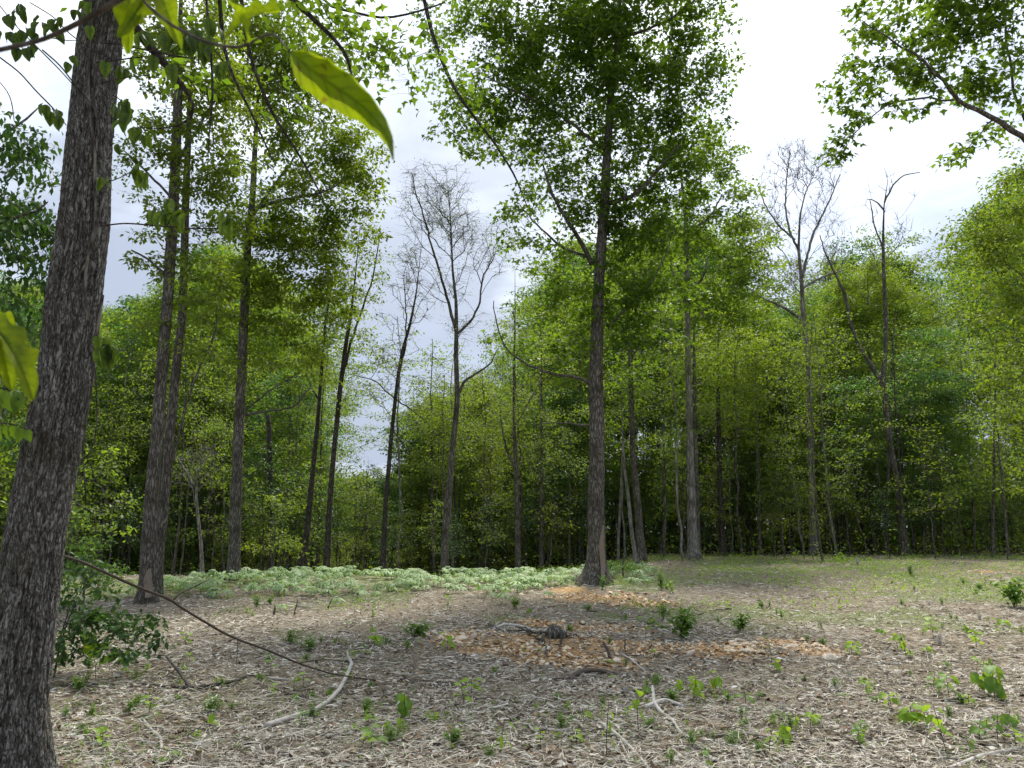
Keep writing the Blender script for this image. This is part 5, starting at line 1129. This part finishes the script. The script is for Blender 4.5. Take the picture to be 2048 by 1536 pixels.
stick([(1305, 1378, 6), (1308, 1410, 8), (1320, 1428, 8), (1345, 1446, 7), (1358, 1466, 6), (1378, 1480, 5), (1398, 1486, 4)], 'grey S-curved branch lying right of the hanging-leaf seedlings', 'stick_pale')
stick([(1190, 1440, 5), (1225, 1468, 8), (1250, 1490, 8), (1275, 1515, 7), (1300, 1545, 6)], 'pale branch running out at the bottom edge', 'stick_pale', forks=[[(1238, 1480, 5, 0), (1250, 1505, 4, .01), (1262, 1530, 3, .01)]])
stick([(1390, 1474, 5), (1440, 1478, 9), (1490, 1477, 10), (1540, 1484, 9), (1620, 1488, 7), (1700, 1484, 4)], 'long dark weathered limb flat on the litter near the bottom right', 'stick_dark')
stick([(1110, 1364, 7), (1140, 1360, 9), (1165, 1348, 10), (1200, 1346, 8), (1235, 1352, 5)], 'dark bark slab in front of the clay patch', 'stick_dark')
stick([(800, 1362, 4), (850, 1366, 5), (905, 1372, 5), (960, 1366, 3)], 'thin dark stick beside the green seedling left of the clay', 'stick_dark')
stick([(955, 1430, 4), (985, 1422, 6), (1014, 1414, 5), (1014, 1404, 3)], 'pale hooked stick end in the lower middle', 'stick_pale')
stick([(960, 1398, 3), (1000, 1402, 4), (1040, 1404, 3)], 'short dark twig behind the pale hooked stick', 'stick_dark')
stick([(285, 1440, 3), (300, 1462, 5), (322, 1482, 6), (322, 1508, 6), (295, 1520, 5)], 'pale crooked stick near the foot of the near trunk', 'stick_pale')
stick([(100, 1510, 6), (150, 1494, 8), (190, 1480, 7), (235, 1466, 4)], 'grey stick pointing away from the near trunk base', 'stick_dark')
stick([(245, 1492, 3), (270, 1516, 5), (290, 1545, 5)], 'thin straight stick at the bottom left', 'stick_pale')
stick([(1060, 1545, 6), (1075, 1510, 6), (1083, 1480, 5), (1100, 1455, 4), (1140, 1440, 3)], 'dark bent branch at the bottom centre', 'stick_dark')
stick([(1290, 1420, 8), (1330, 1405, 8), (1370, 1418, 5)], 'split grey wood chunk left of the long dark limb', 'stick_pale')
stick([(1290, 1345, 3), (1262, 1322, 4), (1240, 1308, 3)], 'thin pale twig on the clay patch', 'stick_pale')
stick([(985, 1260, 4), (1010, 1252, 5), (1040, 1255, 5), (1065, 1262, 4), (1095, 1272, 3)], 'grey brushwood stick left of the gnarled stump', 'stick_pale')
stick([(975, 1250, 3), (1000, 1262, 4), (1030, 1266, 4), (1062, 1272, 3)], 'crossed thin stick in the brushwood left of the stump', 'stick_dark')
stick([(1240, 1380, 3), (1300, 1392, 4), (1400, 1382, 3)], 'thin fallen stem behind the S-curved branch', 'stick_dark')
stick([(215, 1215, 2), (262, 1204, 3), (310, 1186, 3), (360, 1176, 2)], 'thin pale switch lying before the mayapples', 'stick_pale')
stick([(574, 1208, 3), (600, 1214, 3), (630, 1212, 2)], 'white forked twig below the mayapple patch', 'stick_pale')
stick([(1900, 1545, 9), (1960, 1520, 9), (2048, 1500, 7), (2100, 1490, 5)], 'long grey stick at the bottom right corner', 'stick_pale')
stick([(1780, 1395, 3), (1830, 1401, 5), (1900, 1403, 4), (1960, 1398, 3)], 'dark stick under the seedlings at right', 'stick_dark')
for k in range(150):
    py = 1545 - 340 * random.random() ** 1.5; px = random.uniform(100, 2040); L_ = random.uniform(22, 90) * (py - 1040) / 500 * 1.1; a = random.gauss(0, .35); sg = random.choice((-1, 1))
    mt = random.choice(['stick_pale', 'stick_dark', 'stick_dark', 'litter']); sl = ('long ' if L_ > 65 else 'short ') + ('bent ' if abs(a) > .4 else 'straight '); w_ = random.uniform(2.0, 5.5) * (py - 1000) / 500 + .8
    pts = [(px + sg * L_ * t, py + L_ * math.sin(a) * .5 * t + random.gauss(0, 1.2), w_ * (1 - .5 * t)) for t in (0, .33, .66, 1)]
    if max(p_[1] for p_ in pts) > 1590: continue
    stick(pts, sl + {'stick_pale': 'bleached', 'stick_dark': 'dark', 'litter': 'brown'}[mt] + ' stick lying loose ' + near_to(px, py), mt, 'stick', 'stick', 'loose sticks scattered over the clearing')
# the slim branch leaning from the near tree down to the ground
Ls = [(122, 1110, 7), (160, 1122, 8), (200, 1140, 8), (250, 1163, 8), (290, 1180, 8), (338, 1197, 8), (362, 1215, 7), (400, 1238, 7), (440, 1262, 7), (475, 1279, 6), (530, 1298, 6), (600, 1328, 5), (660, 1347, 4), (705, 1354, 4), (760, 1362, 3)]
e_ = hit(760, 1362); pts = []
for i, (x, y, w_) in enumerate(Ls):
    p = P(x, y, 4.75 + (e_[1] - 4.75) * (i / (len(Ls) - 1)) ** .9); pts.append([*p, PX(w_ * .72, p) / 2])
l = resample(np.array(pts), .06); lb = empty('leaning_branch', l[0][:3], 'long slim dark branch leaning from the near trunk down to the litter', 'branch')
a = Acc(); a.tube(l[:, :3], l[:, 3], 7, wob=.15, cap=True); a.obj('stem', M['stick_dark'], lb, l[0][:3], True)
for ln in ([(345, 1202, 4), (352, 1188, 3), (372, 1182, 3), (420, 1158, 2)], [(598, 1326, 3), (640, 1318, 3), (690, 1322, 2)], [(475, 1280, 2), (476, 1300, 1.5), (472, 1330, 1.5)]):
    t_ = np.argmin(np.abs(proj(l[:, :3])[0] - ln[0][0])); q = pxline(ln, l[t_][1]); q = resample(q, .05); a = Acc(); a.tube(q[:, :3], q[:, 3], 5, cap=True); a.obj('side_twig', M['stick_dark'], lb, l[0][:3], True)
# gnarled stump with roots in the clay patch
def stump():
    c = hit(1110, 1272); c[2] -= .02; r = empty('gnarled_stump', c, 'small gnarled stump with sprawling bare roots on the clay patch', 'stump')
    a = Acc(); a.tube([(c[0], c[1], c[2] - .05), (c[0] + .01, c[1], c[2] + .05), (c[0] - .02, c[1], c[2] + .13), (c[0] - .01, c[1] + .01, c[2] + .17)], [.16, .14, .09, .03], 14, wob=.5, cap=True); a.obj('stump_body', M['bark'], r, c, True)
    for px0, py0, hh, px1, py1, px2, py2 in ((1100, 1258, .12, 1085, 1262, 1060, 1282), (1085, 1262, .06, 1090, 1290, 1098, 1322), (1105, 1260, .12, 1100, 1275, 1098, 1298), (1122, 1262, .1, 1124, 1278, 1118, 1300),
                                             (1122, 1272, .08, 1150, 1265, 1175, 1282), (1090, 1262, .1, 1040, 1258, 1010, 1268), (1080, 1272, .05, 1060, 1262, 1046, 1250)):
        q0, q1, q2 = hit(px0, py0 + 12), hit(px1, py1 + 8), hit(px2, py2)
        q = resample(np.array([[q0[0], q0[1], q0[2] + hh * .6, .018], [q1[0], q1[1], q1[2] + hh * .15 + .02, .012], [q2[0], q2[1], q2[2] + .005, .007]]), .05); q[1:-1, :3] += rng.normal(0, .008, q[1:-1, :3].shape)
        a = Acc(); a.tube(q[:, :3], q[:, 3], 6, wob=.2, cap=True); a.obj('root', M['bark'], r, c, True)
stump()
def upright(px, py, hpx, lean, wpx, label, mat='stick_dark', name='broken_stem'):
    p = hit(px, py); h = PX(hpx, p); r = PX(wpx, p) / 2
    pts = np.array([[0, 0, -.05, r * 1.2], [lean * h * .3, 0, h * .35, r], [lean * h * .7 + .004, 0, h * .7, r * .9], [lean * h, 0, h, r * .5]])
    a = Acc(); a.tube(pts[:, :3], pts[:, 3], 6, wob=.2, cap=True); o = link(name, mk_mesh(name, np.concatenate(a.v), np.concatenate(a.f), M[mat], True), None, p); return tag(o, label, 'stem')
upright(1222, 1318, 34, -.45, 6, 'leaning broken brown stem standing in the clay patch', 'stick_dark')
upright(1250, 1303, 24, 0, 3, 'thin straight stem standing on the clay patch'); upright(1298, 1300, 12, .5, 4, 'short dark stub right of the thin clay stem')
upright(547, 1232, 20, .1, 5, 'short dark stump shoot left of the white twig'); upright(588, 1230, 30, .2, 3, 'thin dark forked stub beside the white twig'); upright(655, 1218, 20, .4, 3, 'dark slanting stub before the mayapples')
# dry grass tufts
def tuft_mesh(seed, nb=70, mat='stick_pale'):
    r = np.random.default_rng(seed); a = Acc()
    an = r.uniform(0, 6.28, nb); ln = r.uniform(.5, 1, nb); sp_ = np.abs(r.normal(0, .45, nb)); wd = .018
    V = []; F = []
    for i in range(nb):
        d = np.array([math.cos(an[i]) * sp_[i], math.sin(an[i]) * sp_[i], 1.0]); d /= np.linalg.norm(d); s = np.array([-math.sin(an[i]), math.cos(an[i]), 0]) * wd
        b0 = np.array([math.cos(an[i]), math.sin(an[i]), 0]) * r.uniform(0, .12); m_ = b0 + d * ln[i] * .55; t_ = b0 + d * ln[i] + np.array([d[0], d[1], -.35]) * .4 * sp_[i]
        k = len(V); V += [b0 - s, b0 + s, m_ - s * .8, m_ + s * .8, t_]; F += [(k, k + 1, k + 3), (k, k + 3, k + 2), (k + 2, k + 3, k + 4)]
    return mk_mesh('dry_tuft', V, F, M[mat])
TF = [tuft_mesh(i) for i in range(3)]; TFG = [tuft_mesh(i + 5, 60, 'weed') for i in range(3)]
for px, py, hp, lb_ in ((1253, 1392, 26, 'grey dry grass tuft left of the dark seedling leaf'), (1345, 1398, 26, 'grey dry grass tuft right of the dark seedling leaf'), (1700, 1360, 26, 'grey grass tuft below the buff stone'), (1677, 1388, 26, 'grass tuft just below and left of the grey tuft by the buff stone'),
                        (1880, 1288, 26, 'brown grass tuft among the right-hand seedlings'), (1860, 1214, 16, 'brown tuft far out on the open litter'), (1960, 1240, 16, 'small grey tuft near the right edge'), (1567, 1425, 30, 'dry dark-stemmed tuft between seedlings at lower right'),
                        (1715, 1130, 18, 'brown debris tuft at the far edge before the wood')):
    p = hit(px, py); o = link('dry_tuft', random.choice(TF), None, p); s = PX(hp, p); o.scale = (s, s, s); o.rotation_euler = (0, 0, random.random() * 6); tag(o, lb_, 'grass tuft')

# ================================================================ SEEDLINGS AND WEEDS
def seedling(px, py, hpx, nl, lpx, kind, label, name='seedling', droop=-20, spread=1.0, lean=0.0, group=None):
    lpx *= .8; hpx *= random.uniform(.8, 1.0); lean = lean or random.gauss(0, .12)
    p = hit(px, py); h = PX(hpx, p); ls = PX(lpx, p); r = empty(name, p, label, 'seedling', group)
    a = Acc(); q = np.array([[0, 0, -.03], [lean * h * .4, .01, h * .5], [lean * h, 0, h * .97]]); a.tube(q, [.0035, .0028, .002], 5)
    link('stem', mk_mesh('stem', np.concatenate(a.v), np.concatenate(a.f), M['twig'], True), r)
    for i in range(nl):
        t = .35 + .65 * (i + 1) / nl if nl > 2 else .8 + .15 * i
        an = i * 2.4 + random.uniform(-.4, .4); b = p + np.array([lean * h * t, 0, h * t]); dz = math.radians(droop + random.gauss(0, 14))
        d = (math.cos(an) * math.cos(dz), math.sin(an) * math.cos(dz) * .8, math.sin(dz)); off = np.array(d) * ls * .25 * spread
        put_leaf(r, p, kind, b + off, d, ls * random.uniform(.8, 1.15), roll=random.uniform(-.35, .35), up=(0, -.15, 1))
    return r
SD = [
 (808, 1440, 60, 8, 34, 'green', 'tall seedling with large drooping leaves in the lower middle', -55), (866, 1442, 24, 5, 24, 'heart', 'small lime seedling right of the large drooping one', -20),
 (742, 1496, 40, 4, 34, 'green', 'dark upright three-leaved seedling at the bottom', 20), (942, 1392, 34, 6, 26, 'heart', 'bright broad-leaved seedling left of the clay foreground', 5),
 (1000, 1512, 78, 6, 34, 'slim', 'tall thin seedling with narrow hanging leaves at bottom centre', -55), (1212, 1528, 150, 5, 36, 'slim', 'tallest thin seedling with long hanging leaves', -58),
 (1277, 1472, 100, 4, 30, 'heart', 'thin-stemmed seedling with two curled lime leaves', -35), (1297, 1390, 30, 3, 30, 'green', 'dark hanging-leaved seedling behind the S-curved branch', -75),
 (1393, 1405, 60, 8, 24, 'heart', 'leafy lime seedling pair left stem near the centre right', -35), (1432, 1385, 40, 7, 25, 'heart', 'bushy lime seedling just right of the leafy pair', -30), (1457, 1405, 26, 3, 18, 'heart', 'tiny lime sprout right of the bushy seedling', -30),
 (1153, 1490, 26, 4, 24, 'heart', 'pale round-leaved seedling beside the bushy weed', -10), (1230, 1370, 18, 2, 18, 'heart', 'single yellow leaf sprout before the clay patch', 0), (1310, 1312, 14, 3, 16, 'heart', 'lime sprout on the clay by the dark stub', 0),
 (1215, 1330, 10, 3, 16, 'heart', 'low lime sprout on the clay beside the leaning stem', 0), (192, 1364, 62, 5, 46, 'heart', 'large-leaved bright sprout standing below the dark bush', 60), (205, 1490, 44, 6, 22, 'heart', 'leafy lime seedling near the foot of the near trunk', -15),
 (335, 1530, 24, 5, 28, 'green', 'round-leaved seedling at the bottom left', -10), (626, 1395, 22, 4, 20, 'green', 'drooping seedling left of the bleached branch', -55), (664, 1392, 24, 4, 20, 'green', 'drooping seedling touching the bleached branch', -50),
 (590, 1402, 18, 4, 18, 'green', 'low seedling left of the drooping pair', -40), (555, 1438, 16, 4, 15, 'green', 'dark little sprout left of the curved branch foot', -50), (895, 1300, 40, 5, 20, 'heart', 'two-tiered lime seedling at the left tip of the clay', -20), (748, 1294, 28, 7, 18, 'heart', 'bright seedling in mid litter left of the clay', -10),
 (728, 1296, 14, 3, 16, 'green', 'dark drooping sprout beside the bright mid-litter seedling', -60), (672, 1285, 12, 2, 16, 'green', 'small two-leaved sprout in mid litter', -60), (540, 1320, 30, 5, 20, 'green', 'drooping seedling under the leaning branch', -55),
 (378, 1326, 24, 3, 16, 'heart', 'lime sprout below the leaning branch at left', -20), (1990, 1400, 78, 9, 40, 'green', 'tallest dark-leaved seedling near the right edge', -45), (1962, 1395, 60, 6, 26, 'green', 'slim dark seedling beside the tallest right-hand one', -35),
 (1900, 1402, 62, 9, 28, 'green', 'spreading green seedling in the right-hand group', -10), (1868, 1390, 48, 7, 24, 'green', 'leafy green seedling left in the right-hand group', -15), (1825, 1455, 44, 11, 34, 'heart', 'wide bright-leaved seedling at lower right', -5),
 (1785, 1420, 42, 6, 24, 'heart', 'small lime seedling above the wide bright-leaved one', -10), (1733, 1376, 22, 5, 20, 'heart', 'pale low seedling right of the grey tuft', -10), (1895, 1510, 96, 7, 30, 'heart', 'tall thin lime seedling at the lower right', -35),
 (1960, 1490, 60, 9, 28, 'green', 'leafy weed at the lower right between thin seedlings', -10), (1998, 1500, 70, 5, 20, 'green', 'thin-stemmed seedling near the lower right corner', -30), (1625, 1455, 30, 5, 24, 'heart', 'small lime seedling in lower right litter', -5),
 (1538, 1510, 56, 5, 22, 'heart', 'thin seedling with small curled leaves at lower right centre', -30), (1572, 1490, 46, 5, 26, 'heart', 'red-tinged young seedling with drooping side leaves', -30), (1500, 1530, 14, 4, 24, 'green', 'round-leaved sprout at the bottom edge', -50),
 (1420, 1538, 20, 4, 28, 'green', 'dark-leaved sprout at the bottom edge centre right', -40), (2022, 1462, 50, 6, 32, 'green', 'large-leaved plant with a reddish tip at the right edge', -50), (1703, 1312, 34, 7, 20, 'heart', 'yellow-green seedling just right of the buff stone', -15),
 (1815, 1318, 52, 6, 20, 'heart', 'thin yellow-green seedling in the mid right litter', -45), (1798, 1300, 40, 5, 20, 'heart', 'thin seedling with one raised leaf in the mid right litter', -25), (1765, 1268, 14, 5, 18, 'green', 'cluster of low dark leaves in the mid right litter', -45),
 (1935, 1265, 20, 4, 20, 'green', 'dark round-leaved sprout toward the right edge', -50), (2010, 1255, 18, 5, 18, 'heart', 'yellowish sprout at the right edge', -20), (1868, 1275, 44, 8, 20, 'heart', 'bushy pale seedling beside the brown tuft', -15), (1955, 1300, 40, 8, 18, 'heart', 'yellow-tipped seedling right of the brown tuft', -15),
 (1720, 1500, 60, 9, 20, 'green', 'small-leaved green weed clump at lower right centre', 0), (1555, 1345, 26, 4, 22, 'heart', 'lime seedling below the orange heap', -30), (1545, 1330, 50, 5, 16, 'green', 'slim grey-green shoot below the orange heap', 10), (1060, 1225, 14, 3, 16, 'green', 'pair of dark little leaves behind the clay patch', -60),
 (600, 1460, 44, 12, 14, 'green', 'fine-leaved dark plant growing against the bleached branch', 15), (1410, 1520, 20, 3, 22, 'green', 'low leaves left of the bottom edge sprout', -40), (370, 1290, 26, 6, 18, 'heart', 'lime weed below the leaning branch near the bush', -5), (250, 1345, 14, 3, 16, 'heart', 'single pale leaf right of the large-leaved sprout', -20),
]
for px, py, hp, nl, lp, kd, lb_, dr in SD: seedling(px, py, hp, nl, lp, kd, lb_, droop=dr)
for k in range(46):
    gx_, gy_ = random.choice([(1900, 1420), (1830, 1350), (1760, 1290), (1950, 1300), (1650, 1470), (1420, 1400), (820, 1440), (560, 1370), (1980, 1470), (700, 1300), (300, 1420), (1100, 1480)])
    px, py = random.gauss(gx_, 55), random.gauss(gy_, 30)
    if py > 1540 or px < 150 or px > 2046: continue
    hp = random.uniform(14, 42) * (py - 1000) / 420
    nl_ = random.choice([2, 3, 4, 5]); kd = random.choice(['heart', 'green', 'heart'])
    seedling(px, py, hp, nl_, random.uniform(13, 24) * (py - 1000) / 420, kd, f"{'lime' if kd == 'heart' else 'mid-green'} {['two', 'three', 'four', 'five'][nl_ - 2]}-leaved {'tall' if hp > 30 else 'low'} sprout {near_to(px, py)}", droop=random.choice([-50, -25, 0, 15]), group='sprouts coming up through the litter')
def weed_mesh(style, seed):
    global rng
    keep = rng; rng = np.random.default_rng(seed); a = Acc(); r = rng
    ns = {'fern': 9, 'broad': 4, 'shrub': 11, 'sprig': 2}[style]
    for i in range(ns):
        an = r.uniform(0, 6.28); sp_ = abs(r.normal(0, .35 if style != 'sprig' else .12)); tip_ = np.array([math.cos(an) * sp_, math.sin(an) * sp_, r.uniform(.6, 1)])
        a.twigs(np.array([[0, 0, -.03]]) + r.normal(0, .02, (1, 3)), tip_[None], .009, .004)
        nl = {'fern': 34, 'broad': 7, 'shrub': 20, 'sprig': 8}[style]; t = r.uniform(.25, 1, nl); pos = tip_[None] * t[:, None] + r.normal(0, {'fern': .05, 'broad': .04, 'shrub': .07, 'sprig': .03}[style], (nl, 3))
        a.scatter(T_SLIM if style == 'fern' else T_SIMPLE, pos, {'fern': .15, 'broad': .30, 'shrub': .22, 'sprig': .2}[style] * r.uniform(.7, 1.2, nl), r.uniform(0, 6.28, nl), r.normal(.05 if style != 'broad' else -.3, .4, nl), r.normal(0, .4, nl))
    rng = keep
    return mk_mesh('weed', np.concatenate(a.v), np.concatenate(a.f), M[{'fern': 'weed', 'broad': 'weedlime', 'shrub': 'weed', 'sprig': 'weedlime'}[style]])
WM = {k: [weed_mesh(k, i + 31) for i in range(4)] for k in ('fern', 'broad', 'shrub', 'sprig')}
def weed(px, py, hpx, style, label, group=None, cat='weed', name='weed', wide=1.0):
    p = hit(px, py); o = link(name, random.choice(WM[style]), None, p); s = PX(hpx, p); o.scale = (s * wide, s * wide, s); o.rotation_euler = (0, 0, random.random() * 6.28); return tag(o, label, cat, group)
weed(1368, 1278, 62, 'shrub', 'dense fresh green shrublet standing behind the clay heap', name='shrublet', cat='shrublet', wide=1.3)
weed(1328, 1240, 34, 'fern', 'feathery green weed left of the dense shrublet', wide=1.1); weed(1480, 1262, 34, 'shrub', 'low green weed right of the dense shrublet', wide=1.4); weed(1122, 1462, 40, 'fern', 'bushy green weed beside the pale round-leaved seedling', wide=1.2)
weed(513, 1215, 28, 'fern', 'dark bristly tuft before the mayapples', wide=1); weed(1029, 1218, 26, 'shrub', 'small dark evergreen sprig in mid litter', wide=.8); weed(1205, 1180, 30, 'fern', 'green weed at the foot of the centre trunk', wide=1)
weed(1322, 1180, 40, 'fern', 'feathery weed right of the centre trunk', wide=1); weed(1345, 1185, 26, 'broad', 'broad-leaved weed beside the feathery one right of the centre trunk'); weed(2030, 1215, 60, 'shrub', 'thick green weed clump at the right edge', wide=1.1)
weed(1685, 1128, 28, 'broad', 'pale green weed standing up against the dark wood'); weed(1820, 1150, 22, 'fern', 'bright weed clump on the far right litter', wide=1.4); weed(580, 1290, 34, 'fern', 'feathery weed patch under the leaning branch', wide=1.6)
weed(620, 1305, 36, 'fern', 'second feathery weed right under the leaning branch', wide=1.6); weed(745, 1245, 46, 'sprig', 'upright loose weed before the mayapples'); weed(895, 1220, 40, 'sprig', 'upright yellow-green weed before the mayapples', wide=1.3)
weed(835, 1275, 34, 'shrub', 'green weed left of the clay patch', wide=1.5); weed(1700, 1360, 22, 'sprig', 'thin weed above the grey tuft'); weed(1590, 1115, 16, 'broad', 'weed on the crest before the bare grey tree')
looks = {'fern': 'small feathery green weed', 'broad': 'small broad-leaved lime weed', 'shrub': 'small bushy green weed', 'sprig': 'small upright lime sprig'}
k = 0
while k < 300:
    x, y = ground_points(1, 1560, 1118, 1.0); x, y = float(x[0]), float(y[0])
    g = float(green_at(np.array([x]), np.array([y]))[0]); px, py = proj((x, y, g1(x, y)))
    if random.random() > g * .9 + .12 or (300 < px < 1240 and 1130 < py < 1192) or py < 1112: continue
    stl = random.choice(['fern', 'broad', 'shrub', 'sprig', 'sprig', 'broad', 'fern']); hp = random.uniform(10, 24) * (py - 980) / 300 * (1 if stl != 'broad' else .8)
    where = 'on the near litter' if py > 1400 else ('on the middle of the clearing' if py > 1230 else 'on the far side of the clearing')
    side = 'at left' if px < 700 else ('at right' if px > 1400 else 'in the centre')
    weed(float(px), min(float(py), 1560), hp, stl, f"{looks[stl]} {where} {near_to(float(px), float(py))}", 'small weeds dotted over the clearing'); k += 1
# ground cover of tiny leaves, past counting
gc = Acc(); n = 52000
x, y = ground_points(n, 1600, 1112, 1.0); g = green_at(x, y) * .85 + .03; keep = rng.random(n) < g; x, y = x[keep], y[keep]; n = len(x)
sz = rng.uniform(.012, .04, n) * (1 + .5 * sst(10, 24, y)); hz = np.abs(rng.normal(0, .035, n)) * (1 + sst(12, 24, y) * 1.3)
gc.scatter(T_SIMPLE, np.stack([x, y, G(x, y) + .01 + hz], 1), sz, rng.uniform(0, 6.28, n), rng.normal(.1, .4, n), rng.normal(0, .4, n))
o = gc.obj('ground_cover', M['weed']); tag(o, 'tiny green leaves sprinkled thinly through the litter', 'ground cover', kind='stuff')
# green growth at the far right of the centre trunk and along the wood edge
gr_ = Acc(); n = 40000; y = rng.uniform(14.5, 30, n); x = rng.uniform(-9, 20, n); kp = (fbm(x * .8, y * .6 + 30, 0, 3) + .12 * sst(1, 6, x) - .1 * sst(20, 16, y) + .22 * (fbm(x * 3.1 + 50, y * 2.4, 0, 2) - .5) > .545) & (x < y * .7) & (x > -y * .55); x, y = x[kp], y[kp]; n = len(x)
gr_.scatter(T_SLIM, np.stack([x, y, G(x, y) + np.abs(rng.normal(.04, .06, n))], 1), rng.uniform(.035, .10, n), rng.uniform(0, 6.28, n), rng.normal(.5, .4, n), rng.normal(0, .5, n))
o = gr_.obj('low_growth', M['weedlime']); tag(o, 'low green growth between the centre trunk and the wood', 'ground cover', kind='stuff')
ly = Acc(); n = 30000; y = rng.uniform(28, 50, n); x = rng.uniform(-.8, .8, n) * y; kp = (y > 33) | (rng.random(n) < .5); x, y = x[kp], y[kp]; n = len(x)
ly.scatter(T_SIMPLE, np.stack([x, y, G(x, y) + np.abs(rng.normal(.1, .5, n))], 1), rng.uniform(.07, .17, n), rng.uniform(0, 6.28, n), rng.normal(0, .4, n), rng.normal(0, .5, n))
o = ly.obj('forest_undergrowth', M['mid']); tag(o, 'low leafy undergrowth on the floor of the wood', 'undergrowth', kind='stuff')
#@@END@@

import os
if os.environ.get('TRIS'):
    tot = {}
    for m_ in bpy.data.meshes:
        k = m_.name.split('.')[0]; m_.calc_loop_triangles(); tot[k] = tot.get(k, 0) + len(m_.loop_triangles)
    print('TRIS', sum(tot.values()), tot)
